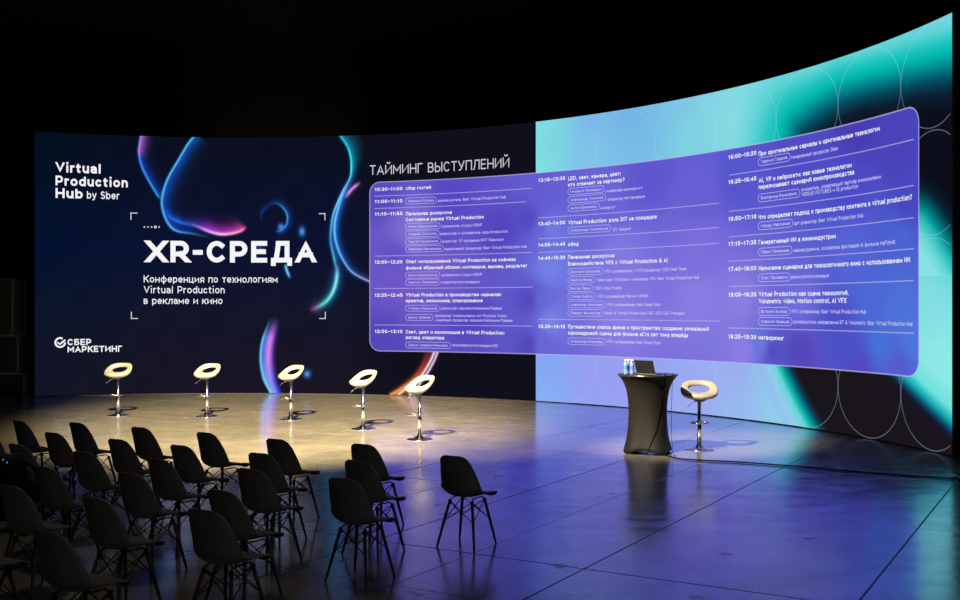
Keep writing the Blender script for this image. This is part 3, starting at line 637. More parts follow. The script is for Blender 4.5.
# lettering: a drawn sans-serif alphabet, every letter a set of pen strokes in a unit box (x, y), bent onto the wall
def A_(cx, cy, rx, ry, a0, a1):
    n = max(4, int(abs(a1 - a0) / 15))
    return [(cx + rx * math.cos(math.radians(a0 + (a1 - a0) * k / n)), cy + ry * math.sin(math.radians(a0 + (a1 - a0) * k / n))) for k in range(n + 1)]
XH = .74
UP = {
 'A': (.82, [[(0, 0), (.5, 1), (1, 0)], [(.19, .3), (.81, .3)]]),
 'B': (.68, [[(.52, .52), (0, .52), (0, 1), (.52, 1)] + A_(.52, .76, .40, .24, 90, -90), [(0, .52), (0, 0), (.56, 0)] + A_(.56, .26, .44, .26, -90, 90) + [(.5, .52)]]),
 'C': (.76, [A_(.52, .5, .52, .5, 48, 312)]),
 'D': (.78, [[(0, 0), (0, 1), (.42, 1)] + A_(.42, .5, .58, .5, 90, -90) + [(0, 0)]]),
 'E': (.62, [[(1, 1), (0, 1), (0, 0), (1, 0)], [(0, .51), (.88, .51)]]),
 'F': (.60, [[(1, 1), (0, 1), (0, 0)], [(0, .48), (.88, .48)]]),
 'G': (.80, [A_(.5, .5, .5, .5, 48, 350) + [(1, .5), (.6, .5)]]),
 'H': (.76, [[(0, 0), (0, 1)], [(1, 0), (1, 1)], [(0, .5), (1, .5)]]),
 'I': (.18, [[(.5, 0), (.5, 1)]]),
 'J': (.5, [[(1, 1), (1, .3)] + A_(.5, .3, .5, .3, 0, -150)]),
 'K': (.72, [[(0, 0), (0, 1)], [(1, 1), (.08, .42)], [(.35, .62), (1, 0)]]),
 'L': (.58, [[(0, 1), (0, 0), (1, 0)]]),
 'M': (.92, [[(0, 0), (0, 1), (.5, .3), (1, 1), (1, 0)]]),
 'N': (.78, [[(0, 0), (0, 1), (1, 0), (1, 1)]]),
 'O': (.84, [A_(.5, .5, .5, .5, 0, 360)]),
 'P': (.68, [[(0, 0), (0, 1), (.55, 1)] + A_(.55, .68, .45, .32, 90, -90) + [(0, .36)]]),
 'Q': (.84, [A_(.5, .5, .5, .5, 0, 360), [(.6, .2), (1, -.08)]]),
 'R': (.70, [[(0, 0), (0, 1), (.55, 1)] + A_(.55, .68, .45, .32, 90, -90) + [(0, .36)], [(.55, .36), (1, 0)]]),
 'S': (.64, [A_(.5, .745, .46, .255, 40, 270) + A_(.5, .255, .5, .255, 90, -140)]),
 'T': (.68, [[(0, 1), (1, 1)], [(.5, 1), (.5, 0)]]),
 'U': (.76, [[(0, 1), (0, .42)] + A_(.5, .42, .5, .42, 180, 360) + [(1, 1)]]),
 'V': (.80, [[(0, 1), (.5, 0), (1, 1)]]),
 'W': (1.2, [[(0, 1), (.26, 0), (.5, 1), (.74, 0), (1, 1)]]),
 'X': (.76, [[(0, 0), (1, 1)], [(0, 1), (1, 0)]]),
 'Y': (.74, [[(0, 1), (.5, .45), (1, 1)], [(.5, .45), (.5, 0)]]),
 'Z': (.68, [[(0, 1), (1, 1), (0, 0), (1, 0)]]),
 'Б': (.66, [[(.92, 1), (0, 1), (0, 0), (.58, 0)] + A_(.58, .29, .42, .29, -90, 90) + [(0, .58)]]),
 'Г': (.56, [[(0, 0), (0, 1), (1, 1)]]),
 'Д': (.86, [[(.16, 0), (.26, .6), (.30, 1), (.84, 1), (.84, 0)], [(0, -.2), (0, 0), (1, 0), (1, -.2)]]),
 'Ж': (1.05, [[(.5, 0), (.5, 1)], [(0, 1), (.44, .5), (0, 0)], [(1, 1), (.56, .5), (1, 0)]]),
 'З': (.62, [A_(.45, .755, .48, .245, 150, -90) + A_(.45, .255, .55, .255, 90, -150)]),
 'И': (.78, [[(0, 1), (0, 0), (1, 1), (1, 0)]]),
 'Й': (.78, [[(0, 1), (0, 0), (1, 1), (1, 0)], A_(.5, 1.36, .24, .14, 190, 350)]),
 'Л': (.76, [[(0, 0), (.12, .06), (.24, .5), (.28, 1), (1, 1), (1, 0)]]),
 'П': (.74, [[(0, 0), (0, 1), (1, 1), (1, 0)]]),
 'У': (.74, [[(0, 1), (.5, .34)], [(1, 1), (.52, .22), (.36, .04), (.08, .0)]]),
 'Ф': (.90, [A_(.5, .52, .5, .36, 0, 360), [(.5, -.06), (.5, 1.06)]]),
 'Ц': (.78, [[(0, 1), (0, 0), (.85, 0)], [(.85, 1), (.85, 0), (1.02, 0), (1.02, -.2)]]),
 'Ч': (.68, [[(0, 1), (0, .62)] + A_(.45, .62, .45, .24, 180, 270) + [(1, .42)], [(1, 1), (1, 0)]]),
 'Ш': (1.0, [[(0, 1), (0, 0), (1, 0), (1, 1)], [(.5, 0), (.5, 1)]]),
 'Щ': (1.06, [[(0, 1), (0, 0), (.92, 0), (.92, 1)], [(.46, 0), (.46, 1)], [(.92, 0), (1.03, 0), (1.03, -.2)]]),
 'Ъ': (.78, [[(0, 1), (.25, 1), (.25, 0), (.66, 0)] + A_(.66, .29, .34, .29, -90, 90) + [(.25, .58)]]),
 'Ы': (.88, [[(0, 1), (0, 0), (.4, 0)] + A_(.4, .29, .3, .29, -90, 90) + [(0, .58)], [(1, 1), (1, 0)]]),
 'Ь': (.64, [[(0, 1), (0, 0), (.58, 0)] + A_(.58, .29, .42, .29, -90, 90) + [(0, .58)]]),
 'Э': (.74, [A_(.46, .5, .54, .5, 135, -135), [(.4, .5), (1, .5)]]),
 'Ю': (1.06, [[(0, 0), (0, 1)], [(0, .5), (.3, .5)], A_(.66, .5, .35, .5, 0, 360)]),
 'Я': (.70, [[(1, 0), (1, 1), (.45, 1)] + A_(.45, .68, .45, .32, 90, 270) + [(1, .36)], [(.48, .36), (0, 0)]]),
 '0': (.66, [A_(.5, .5, .5, .5, 0, 360)]),
 '1': (.40, [[(0, .86), (.6, 1), (.6, 0)]]),
 '2': (.62, [A_(.5, .7, .48, .3, 160, -30) + [(0, 0), (1, 0)]]),
 '3': (.62, [A_(.45, .755, .48, .245, 150, -90) + A_(.45, .255, .55, .255, 90, -150)]),
 '4': (.68, [[(.8, 0), (.8, 1), (0, .26), (1, .26)]]),
 '5': (.62, [[(.92, 1), (.16, 1), (.08, .54), (.4, .6)] + A_(.45, .3, .55, .3, 90, -150)]),
 '6': (.64, [A_(.5, .31, .5, .31, 0, 360), [(.02, .33), (.1, .7), (.4, .97), (.85, 1)]]),
 '7': (.62, [[(0, 1), (1, 1), (.4, 0)]]),
 '8': (.64, [A_(.5, .76, .44, .24, 0, 360), A_(.5, .26, .5, .26, 0, 360)]),
 '9': (.64, [A_(.5, .69, .5, .31, 0, 360), [(.98, .67), (.9, .3), (.6, .03), (.15, 0)]]),
 '&': (.78, [[(1, 0), (.25, .72)] + A_(.45, .8, .24, .2, 200, -40) + [(.1, .4)] + A_(.36, .24, .36, .24, 150, 300) + [(1, .45)]]),
 '-': (.34, [[(0, .46), (1, .46)]]), '–': (.62, [[(0, .44), (1, .44)]]), '|': (.14, [[(.5, -.1), (.5, 1.1)]]), '/': (.4, [[(0, -.1), (1, 1.1)]]),
 ':': (.16, [[(.5, .02), (.5, .06)], [(.5, .6), (.5, .64)]]), '.': (.16, [[(.5, 0), (.5, .04)]]), ',': (.16, [[(.6, .05), (.3, -.16)]]),
 '?': (.58, [A_(.5, .74, .48, .26, 160, -60) + [(.5, .34), (.5, .28)], [(.5, 0), (.5, .04)]]),
 '«': (.5, [[(.4, .65), (0, .38), (.4, .1)], [(1, .65), (.6, .38), (1, .1)]]), '»': (.5, [[(.6, .65), (1, .38), (.6, .1)], [(0, .65), (.4, .38), (0, .1)]]),
}
for k, j in zip('АВСЕНКМОРТХ', 'ABCEHKMOPTX'): UP[k] = UP[j]
LOW = {
 'a': (.56, [A_(.48, .74, .46, .26, 150, 0)[:-1] + [(1, .7), (1, 0)], [(1, .56), (.5, .56)] + A_(.42, .28, .42, .28, 90, 270) + [(.6, 0), (1, .22)]]),
 'b': (.62, [[(0, 1.42), (0, 0)], A_(.5, .5, .5, .5, 0, 360)]),
 'c': (.58, [A_(.52, .5, .52, .5, 48, 312)]),
 'd': (.62, [[(1, 1.42), (1, 0)], A_(.5, .5, .5, .5, 0, 360)]),
 'e': (.62, [[(.02, .5), (1, .5)] + A_(.5, .5, .5, .5, 0, 315)]),
 'f': (.38, [A_(.75, 1.12, .45, .3, 70, 180) + [(.3, 0)], [(0, .94), (.9, .94)]]),
 'g': (.62, [A_(.5, .5, .5, .5, 0, 360), [(1, 1), (1, -.05)] + A_(.5, -.05, .5, .32, 0, -140)]),
 'h': (.58, [[(0, 1.42), (0, 0)], [(0, .55)] + A_(.5, .55, .5, .45, 180, 0) + [(1, 0)]]),
 'i': (.16, [[(.5, 0), (.5, 1)], [(.5, 1.55), (.5, 1.58)]]),
 'j': (.2, [[(.6, 1), (.6, -.2), (.1, -.36)], [(.6, 1.55), (.6, 1.58)]]),
 'k': (.56, [[(0, 0), (0, 1.42)], [(1, 1), (.05, .42)], [(.35, .6), (1, 0)]]),
 'l': (.16, [[(.5, 0), (.5, 1.42)]]),
 'm': (.94, [[(0, 0), (0, 1)], [(0, .6)] + A_(.25, .6, .25, .4, 180, 0) + [(.5, 0)], [(.5, .6)] + A_(.75, .6, .25, .4, 180, 0) + [(1, 0)]]),
 'n': (.58, [[(0, 0), (0, 1)], [(0, .55)] + A_(.5, .55, .5, .45, 180, 0) + [(1, 0)]]),
 'o': (.64, [A_(.5, .5, .5, .5, 0, 360)]),
 'p': (.62, [[(0, 1), (0, -.38)], A_(.5, .5, .5, .5, 0, 360)]),
 'q': (.62, [[(1, 1), (1, -.38)], A_(.5, .5, .5, .5, 0, 360)]),
 'r': (.36, [[(0, 0), (0, 1)], [(0, .5), (.15, .82), (.5, .98), (1, 1)]]),
 's': (.50, [A_(.5, .745, .46, .255, 40, 270) + A_(.5, .255, .5, .255, 90, -140)]),
 't': (.40, [[(.35, 1.3), (.35, .25)] + A_(.7, .25, .35, .25, 180, 290), [(0, .98), (.95, .98)]]),
 'u': (.58, [[(0, 1), (0, .45)] + A_(.5, .45, .5, .45, 180, 360), [(1, 1), (1, 0)]]),
 'v': (.58, [[(0, 1), (.5, 0), (1, 1)]]),
 'w': (.88, [[(0, 1), (.26, 0), (.5, 1), (.74, 0), (1, 1)]]),
 'x': (.56, [[(0, 0), (1, 1)], [(0, 1), (1, 0)]]),
 'y': (.58, [[(0, 1), (.5, .02)], [(1, 1), (.48, -.1), (.3, -.34), (.02, -.36)]]),
 'z': (.52, [[(0, 1), (1, 1), (0, 0), (1, 0)]]),
 'б': (.62, [A_(.5, .48, .5, .48, 0, 360), [(.0, .5), (.06, 1.0), (.35, 1.28), (.95, 1.4)]]),
 'ф': (.88, [A_(.5, .5, .5, .5, 0, 360), [(.5, -.38), (.5, 1.42)]]),
 'ё': (.62, [[(.02, .5), (1, .5)] + A_(.5, .5, .5, .5, 0, 315), [(.25, 1.36), (.25, 1.4)], [(.75, 1.36), (.75, 1.4)]]),
}
for k, j in zip('аеорсух', 'aeopcyx'): LOW[k] = LOW[j]
for k in 'вгджзийклмнптцчшщъыьэюя': LOW[k] = UP[k.upper()]

def pen(line, w, cuts=()):
    """A pen stroke of even width with mitred corners and square ends."""
    L = [np.array(p, float) for p in line]
    L = [p for i, p in enumerate(L) if i == 0 or np.hypot(*(p - L[i-1])) > 1e-6]
    if len(L) < 2: return [], []
    shut = np.hypot(*(L[0] - L[-1])) < 1e-6
    if shut: L = L[:-1]
    n = len(L)
    D = []
    for i in range(n if shut else n - 1):
        d = L[(i+1) % n] - L[i]; D.append(d / np.hypot(*d))
    if not shut:
        L[0] = L[0] - D[0] * w * .5; L[-1] = L[-1] + D[-1] * w * .5
    V, Fc = [], []
    def quad(a, b, c, d):
        k = len(V); V.extend([tuple(a), tuple(b), tuple(c), tuple(d)]); Fc.append((k, k+1, k+2, k+3))
    m = n if shut else n - 1
    off = []
    for i in range(n):
        d0 = D[i-1] if (shut or i > 0) else D[i]
        d1 = D[i] if (shut or i < n - 1) else D[i-1]
        n0, n1 = np.array((-d0[1], d0[0])), np.array((-d1[1], d1[0]))
        q = n0 + n1; ln = q @ q
        mit = q / ln * 2 if ln > .35 else None
        off.append((n0, n1, mit))
    for i in range(m):
        j = (i + 1) % n
        a = off[i][2] if off[i][2] is not None else off[i][1]
        b = off[j][2] if off[j][2] is not None else off[j][0]
        P = [L[i] + a * w/2, L[i] - a * w/2, L[j] - b * w/2, L[j] + b * w/2]
        if not shut and abs(D[i][1]) > .35 and abs(D[i][0]) > .05:                # slanting ends are cut flat on the base or cap line
            for ks, at_end in (((0, 1), i == 0), ((2, 3), i == m - 1)):
                if not at_end: continue
                for c in cuts:
                    if abs((P[ks[0]][1] + P[ks[1]][1]) / 2 - c) < w * .6:
                        for q in ks: P[q] = P[q] + D[i] * (c - P[q][1]) / D[i][1]
        quad(*P)
    return V, Fc

def text(body, s0, s1, z, cap, wt, track=.17):
    """One line of lettering from s0 to s1 with its baseline at z; wt is the stroke weight as a share of the cap height."""
    x, parts = 0.0, []
    for ch in body:
        if ch == ' ': x += .36 + track; continue
        if ch in LOW: W, st = LOW[ch]; h = XH
        else: W, st = UP.get(ch) or UP[ch.upper()]; h = 1.0
        W = (W if h == 1 or ch in 'abcdefghijklmnopqrstuvwxyzаеорсухбфё' else W * .84) + wt * .45
        for q in st:
            line = [(x + wt/2 + u * (W - wt), wt/2 + v * (h - wt)) for u, v in q]
            v, f = pen(line, wt, (0.0, h))
            if min(p[1] for p in q) > -.01 and max(p[1] for p in q) < 1.01: v = [(a, min(max(c, 0), h)) for a, c in v]
            parts.append((v, f))
        x += W + track
    V, Fc = merge(parts)
    xa, xb = min(p[0] for p in V), max(p[0] for p in V)
    return [(s0 + (px - xa) / (xb - xa) * (s1 - s0), z + py * cap) for px, py in V], Fc

for L in TALKS:
    bold, thin, pills = [], [], []
    for style, body, s0, zc, s1 in L:
        if style == 'time': bold.append(text(body, s0, s1, zc - .037, .078, .19))
        elif style == 'title': bold.append(text(body, s0, s1, zc - .037, .083, .18))
        elif style == 'role': thin.append(text(body, s0, s1, zc - .03, .064, .13))
        else:
            thin.append(text(body, s0 + .07, s1 - .07, zc - .027, .056, .13))
            pills.append(ribbon(round_rect(s0, s1, zc - .07, zc + .07, .068), .011))
    v, f = merge(bold)
    e = wall_mesh('talk_heading', v, f, M['white_light'], .016, panel)
    if thin:
        v, f = merge(thin)
        wall_mesh('speaker_names', v, f, M['soft_light'], .016, panel)
    if pills:
        v, f = merge(pills)
        wall_mesh('name_outlines', v, f, M['pill_light'], .0155, panel)
for body, s0, z, s1, cap, off in LETTERING:
    v, f = text(body, s0, s1, z, cap, off)
    nm = 'logo_lettering' if body in ('СБЕР', 'МАРКЕТИНГ') else 'schedule_title' if body.startswith('ТАЙМ') else 'title_lettering'
    wall_mesh(nm, v, f, M['white_light'] if nm != 'schedule_title' else M['grey_light'], .008, wall)
parts = []
for s, z, ds, dz in BRACKETS:
    parts.append(ribbon([(s, z + dz * .16), (s, z)], .022)); parts.append(ribbon([(s - ds * .015, z), (s + ds * .15, z)], .022))
v, f = merge(parts); wall_mesh('corner_brackets', v, f, M['grey_light'], .008, wall)
parts = []
for k, (s, z) in enumerate(DOTS):
    r = .034 if k == 3 else .02
    parts.append(([(s + r * math.cos(PI * j / 5), z + r * math.sin(PI * j / 5)) for j in range(10)], [tuple(range(10))]))
v, f = merge(parts); wall_mesh('dot_row', v, f, M['grey_light'], .008, wall)
s, z = LOGO
arc = [(s + .105 * math.cos(a), z + .105 * math.sin(a)) for a in [math.radians(60 + 300 * k / 24) for k in range(25)]]
parts = [ribbon(arc, .04), ribbon([(s - .06, z + .005), (s - .01, z - .04), (s + .11, z + .06)], .04)]
v, f = merge(parts); wall_mesh('logo_mark', v, f, M['white_light'], .008, wall)

# ------------------------------------------------------------------ moulded shell chair
def grid_surface(stations, nu, up=4):
    """Curved sheet lofted through (y, z, half width, side curl in y, side curl in z)."""
    S = smoothline(stations, up)
    V, Fc = [], []
    for y, z, hw, cy, cz in S:
        for j in range(nu + 1):
            w = -1 + 2 * j / nu
            k = abs(w) ** 2.4
            V.append((hw * w, y + cy * k, z + cz * k))
    for i in range(len(S) - 1):
        for j in range(nu):
            a = i * (nu + 1) + j
            Fc.append((a, a + 1, a + nu + 2, a + nu + 1))
    return V, Fc

SHELL = [(.222, .412, .12, -.02, .0), (.228, .422, .160, -.022, .0), (.214, .433, .188, -.012, .006), (.15, .437, .203, 0, .018), (.05, .428, .208, 0, .036),
         (-.05, .424, .208, .005, .055), (-.12, .437, .206, .035, .06), (-.168, .478, .202, .07, .045), (-.196, .545, .193, .085, .022),
         (-.216, .63, .180, .075, .006), (-.232, .71, .160, .055, .0), (-.243, .762, .141, .036, -.006), (-.248, .787, .126, .026, -.012), (-.25, .797, .106, .016, -.012), (-.2505, .800, .085, .008, -.008)]
def make_chair(label):
    t = thing('shell_chair', label, 'chair')
    v, f = grid_surface(SHELL, 16)
    bm = bmesh.new()
    bv = [bm.verts.new(p) for p in v]
    for q in f: bm.faces.new([bv[i] for i in q])
    bmesh.ops.recalc_face_normals(bm, faces=bm.faces)
    bmesh.ops.solidify(bm, geom=bm.faces[:], thickness=.009)
    from_bm('seat_shell', bm, M['shell'], t, True)
    tops, feet = {}, {}
    for sx in (-1, 1):
        for sy in (-1, 1):
            a, b = Vector((sx * .112, sy * .105 + .01, .392)), Vector((sx * .186, sy * .186, 0.0))
            tops[sx, sy], feet[sx, sy] = a, b
            bm = bmesh.new()
            add_tube(bm, [b, b.lerp(a, .1), b.lerp(a, .6), a], [.009, .0105, .0135, .0125], 10)
            from_bm('leg', bm, M['dark_wood'], t, True)
    bm = bmesh.new()
    ring = [(-1, -1), (1, -1), (1, 1), (-1, 1)]
    for p, q in zip(ring, ring[1:] + ring[:1]):
        for a, b in ((p, q), (q, p)):
            add_tube(bm, [feet[a].lerp(tops[a], .56), tops[b] + Vector((0, 0, .0))], .0042, 6)
    for sx in (-1, 1):
        add_tube(bm, [tops[sx, -1], Vector((sx * .10, -.07, .415)), Vector((sx * .10, .09, .415)), tops[sx, 1]], .006, 6)
        for sy in (-1, 1):
            add_tube(bm, [tops[sx, sy] - Vector((0, 0, .03)), tops[sx, sy] + Vector((0, 0, .008))], .016, 8)
    from_bm('wire_brace', bm, M['black_wire'], t)
    return t

CH = [
 ('lone dark grey shell chair standing apart on the right, nearest the table', -.127, 9.087, 0, 'shell chairs to the right of the aisle'),
 ('dark grey shell chair frontmost of the three in a file right of the aisle', -.96, 9.86, 2, 'shell chairs to the right of the aisle'),
 ('dark grey shell chair between two others in the file right of the aisle', -.88, 8.82, -1, 'shell chairs to the right of the aisle'),
 ('dark grey shell chair rearmost of the three in a file right of the aisle', -.89, 7.93, 1, 'shell chairs to the right of the aisle'),
 ('dark shell chair at the aisle end of the front row in the left block', -1.82, 10.23, 0, 'front row chairs of the left block'),
 ('dark shell chair second from the aisle in the front row of the left block', -2.63, 10.75, -2, 'front row chairs of the left block'),
 ('dark shell chair third from the aisle in the front row of the left block', -3.45, 11.22, 1, 'front row chairs of the left block'),
 ('dark shell chair fourth from the aisle in the front row of the left block', -4.28, 11.67, -2, 'front row chairs of the left block'),
 ('dark shell chair farthest from the aisle in the front row of the left block', -4.97, 11.83, -6, 'front row chairs of the left block'),
 ('dark shell chair at the aisle end of the second row in the left block', -1.78, 9.26, 2, 'second row chairs of the left block'),
 ('dark shell chair second from the aisle in the second row of the left block', -2.61, 9.78, -1, 'second row chairs of the left block'),
 ('dark shell chair third from the aisle in the second row of the left block', -3.34, 10.22, 1, 'second row chairs of the left block'),
 ('dark shell chair fourth from the aisle in the second row of the left block', -4.17, 10.75, 0, 'second row chairs of the left block'),
 ('dark shell chair cut by the left picture edge, beyond the blue lights', -5.13, 11.29, 0, 'second row chairs of the left block'),
 ('dark shell chair at the aisle end of the third row in the left block', -1.67, 8.38, 1, 'third row chairs of the left block'),
 ('dark shell chair second from the aisle in the third row of the left block', -2.55, 8.92, -1, 'third row chairs of the left block'),
 ('dark shell chair third from the aisle in the third row of the left block', -3.35, 9.37, 2, 'third row chairs of the left block'),
 ('dark shell chair in the third row just beyond the black coat', -4.13, 9.85, -1, 'third row chairs of the left block'),
 ('dark shell chair at the aisle end of the fourth row in the left block', -1.65, 7.41, -2, 'fourth row chairs of the left block'),
 ('dark shell chair second from the aisle in the fourth row of the left block', -2.54, 8.17, 1, 'fourth row chairs of the left block'),
 ('dark shell chair third from the aisle in the fourth row, beside the black coat', -3.33, 8.50, 0, 'fourth row chairs of the left block'),
 ('dark shell chair hidden under the black coat in the fourth row', -3.675, 8.80, 0, 'fourth row chairs of the left block'),
 ('dark shell chair at the aisle end of the fifth row in the left block', -1.60, 6.72, 3, 'fifth row chairs of the left block'),
 ('dark shell chair second from the aisle in the fifth row of the left block', -2.42, 7.14, -2, 'fifth row chairs of the left block'),
 ('dark shell chair at the left edge, just nearer than the black coat', -3.19, 7.60, 0, 'fifth row chairs of the left block'),
 ('very dark shell chair at the aisle end of the sixth row', -2.30, 6.09, -1, 'rear chairs of the left block'),
 ('very dark shell chair showing only a pale seat tip at the lower left picture edge', -3.10, 6.56, 0, 'rear chairs of the left block'),
 ('very dark shell chair with only its curved back in the bottom left picture corner', -2.42, 5.32, 0, 'rear chairs of the left block'),
]
proto = None
for lab, x, y, dr, grp in CH:
    x += .012 if x > -.5 else -.015
    rz = -YAW + math.radians(dr)
    if proto is None:
        proto = make_chair(lab); proto['group'] = grp
        proto.location = (x, y, 0); proto.rotation_euler = (0, 0, rz)
    else:
        dup(proto, (x, y, 0), rz, lab, grp)

# black coat hung over a chair back
co = thing('coat', 'black coat draped over a chair back near the left picture edge', 'coat', (-3.69, 8.80, .30), -YAW)
st = [(-.335, .02, .25, -.01, 0), (-.332, .2, .255, .0, 0), (-.318, .36, .245, .02, -.02), (-.296, .48, .205, .03, -.06), (-.268, .528, .15, .03, -.05), (-.236, .52, .14, .04, -.04),
      (-.19, .42, .17, .08, -.02), (-.165, .33, .175, .09, 0), (-.15, .22, .17, .08, 0)]
v, f = grid_surface(st, 20)
v = [(x, y + .012 * math.sin(x * 42 + z * 5) * min(1, max(0, .5 - z) * 2.5), z) for x, y, z in v]
bm = bmesh.new(); bv = [bm.verts.new(p) for p in v]
for q in f: bm.faces.new([bv[i] for i in q])
bmesh.ops.recalc_face_normals(bm, faces=bm.faces)
bmesh.ops.solidify(bm, geom=bm.faces[:], thickness=.012)
from_bm('coat_body', bm, M['black_cloth'], co, True)
bm = bmesh.new()
add_tube(bm, [(.20, -.325, .40), (.245, -.34, .25), (.262, -.335, .08), (.255, -.33, -.06)], [.055, .06, .055, .045], 12)
from_bm('sleeve', bm, M['black_cloth'], co, True)

# small device with blue lights, hung by its strap over the coat
dv = thing('wireless_receiver', 'small black device with two blue lights hung on the coat at the left edge', 'device', (-3.69, 8.80, .70), -YAW)
bm = bmesh.new(); add_box(bm, .05, .21, -.425, -.365, 0, .16, .01)
from_bm('body', bm, M['rubber'], dv)
bm = bmesh.new(); add_tube(bm, [tuple(p) for p in smoothline([(.12, -.37, .15), (.09, -.33, .165), (.06, -.27, .165), (.05, -.21, .15), (.05, -.17, .05)], 4)], .008, 8)
from_bm('strap', bm, M['black_metal'], dv, True)
for x, zz in ((.12, .14), (.17, .122)):
    bm = bmesh.new()
    bmesh.ops.create_uvsphere(bm, u_segments=10, v_segments=6, radius=.0065, matrix=Matrix.Translation((x, -.426, zz)))
    from_bm('indicator_light', bm, M['led_blue'], dv)

# ------------------------------------------------------------------ white bar stool with an open back
def make_stool(label):
    t = thing('bar_stool', label, 'stool', group='white bar stools on the stage')
    n, mseg = 48, 12
    def height(y):                      # the pad is flat in front and climbs to the back rest
        u = min(1, max(0, (.12 - y) / .36))
        return .775 + .192 * (u * u * (3 - 2 * u))
    V, Fc = [], []
    for i in range(n):
        a = 2 * PI * i / n
        s, c = math.sin(a), math.cos(a)
        # outer and inner outline (front is +y)
        ox, oy = .268 * s, .215 * c + .0
        ix, iy = .150 * s, -.066 + .088 * c
        mx, my = (ox + ix) / 2, (oy + iy) / 2
        hx, hy = (ox - ix) / 2, (oy - iy) / 2
        th = .036 + .010 * max(0, c)
        for j in range(mseg):
            b = 2 * PI * j / mseg
            cb, sb = math.cos(b), math.sin(b)
            q = math.copysign(abs(cb) ** .8, cb); w = math.copysign(abs(sb) ** .8, sb)
            x, y = mx + hx * q, my + hy * q
            # the rim rolls up a little at the outside
            z = height(y) + th * w + .03 * max(0, q) * abs(s)
            V.append((x, y, z))
    for i in range(n):
        for j in range(mseg):
            Fc.append((i * mseg + j, ((i + 1) % n) * mseg + j, ((i + 1) % n) * mseg + (j + 1) % mseg, i * mseg + (j + 1) % mseg))
    bm = bmesh.new(); bv = [bm.verts.new(p) for p in V]
    for q in Fc: bm.faces.new([bv[k] for k in q])
    seat = from_bm('seat', bm, M['white_leather'], t, True)
    bm = bmesh.new(); add_lathe(bm, [(0, .70), (.055, .70), (.10, .725), (.125, .752), (0, .752)], 24, 0, .06)
    from_bm('seat_mount', bm, M['piping'], t)
    bm = bmesh.new()
    add_lathe(bm, [(.0, .0), (.205, .0), (.207, .006), (.195, .013), (.13, .022), (.075, .036), (.045, .06), (.038, .085), (0, .085)], 40)
    from_bm('base', bm, M['chrome'], t, True)
    bm = bmesh.new()
    add_lathe(bm, [(0, .07), (.031, .07), (.031, .40), (.026, .41), (.026, .71), (0, .71)], 20)
    from_bm('column', bm, M['chrome'], t, True)
    bm = bmesh.new()
    pts = [(.02, .0, .40), (.10, .02, .40), (.135, .07, .40), (.12, .15, .40), (.06, .2, .40), (0, .21, .40), (-.06, .2, .40), (-.12, .15, .40), (-.135, .07, .40), (-.10, .02, .40), (-.02, .0, .40)]
    add_tube(bm, [tuple(p) for p in smoothline(pts, 4)], .010, 8)
    add_lathe(bm, [(.034, .38), (.040, .385), (.040, .415), (.034, .42)], 20)
    from_bm('footrest', bm, M['chrome'], t, True)
    bm = bmesh.new()
    add_tube(bm, [(.03, .06, .705), (.10, .09, .69), (.165, .12, .635), (.175, .125, .62)], [.005, .004, .004, .006], 8)
    from_bm('height_lever', bm, M['chrome'], t, True)
    return t
# facing: 0 means towards the seats in the foreground (-y)
STOOLS = [
 ('white bar stool farthest left on the stage, below the logo lettering', -6.90, 20.02, 12),
 ('white bar stool second from left on the stage, before the plain dark picture', -5.155, 19.83, 25),
 ('white bar stool third from left, beside the pink and blue streak', -3.475, 19.30, 42),
 ('white bar stool fourth from left, behind the empty shell chairs', -1.98, 17.78, 48),
 ('white bar stool fifth from left, before the orange streaks', -.94, 16.36, 52),
 ('white bar stool right of the black cocktail table', 3.175, 15.2, 8),
]
proto = None
for lab, x, y, a in STOOLS:
    rz = PI - math.radians(a)
    if proto is None:
        proto = make_stool(lab); proto.location = (x, y, 0); proto.rotation_euler = (0, 0, rz)
    else:
        dup(proto, (x, y, 0), rz, lab)

# ------------------------------------------------------------------ cocktail table under a stretch cover
TX, TY = 2.38, 14.9
tb = thing('cocktail_table', 'tall cocktail table under a black stretch cover beside the lit screen', 'table', (TX, TY, 0))
prof = [(.0, .335), (.06, .325), (.14, .305), (.26, .285), (.40, .270), (.54, .262), (.66, .264), (.78, .276), (.88, .296), (.96, .325), (1.02, .358), (1.06, .39), (1.085, .412), (1.098, .42)]
n = 96
V, Fc = [], []
A0 = math.radians(-68)
for zi, (z, r) in enumerate(prof):
    for k in range(n):
        a = 2 * PI * k / n
        c4 = math.cos(4 * (a - A0))
        sq = .10 * max(0, 1 - z / .7) ** 1.5
        rr = r * (1 + sq * c4)
        hem = .045 * (0.5 - 0.5 * c4) ** .7 * max(0, 1 - z / .25)
        crease = .006 * math.sin(2 * (a - A0)) * math.sin(z * 2.8)
        V.append(((rr + crease) * math.cos(a), (rr + crease) * math.sin(a), z + hem + .012))
for i in range(len(prof) - 1):
    for k in range(n):
        Fc.append((i * n + k, i * n + (k + 1) % n, (i + 1) * n + (k + 1) % n, (i + 1) * n + k))
bm = bmesh.new(); bv = [bm.verts.new(p) for p in V]
for q in Fc: bm.faces.new([bv[i] for i in q])
bmesh.ops.recalc_face_normals(bm, faces=bm.faces)
bmesh.ops.solidify(bm, geom=bm.faces[:], thickness=.004)
from_bm('stretch_cover', bm, M['spandex'], tb, True)
bm = bmesh.new(); add_lathe(bm, [(0, 1.085), (.405, 1.085), (.422, 1.092), (.425, 1.103), (.42, 1.113), (0, 1.113)], 64)
from_bm('table_top', bm, M['table_black'], tb)
bm = bmesh.new(); add_lathe(bm, [(0, .04), (.035, .04), (.035, 1.085), (0, 1.085)], 16)
from_bm('pole', bm, M['black_metal'], tb)
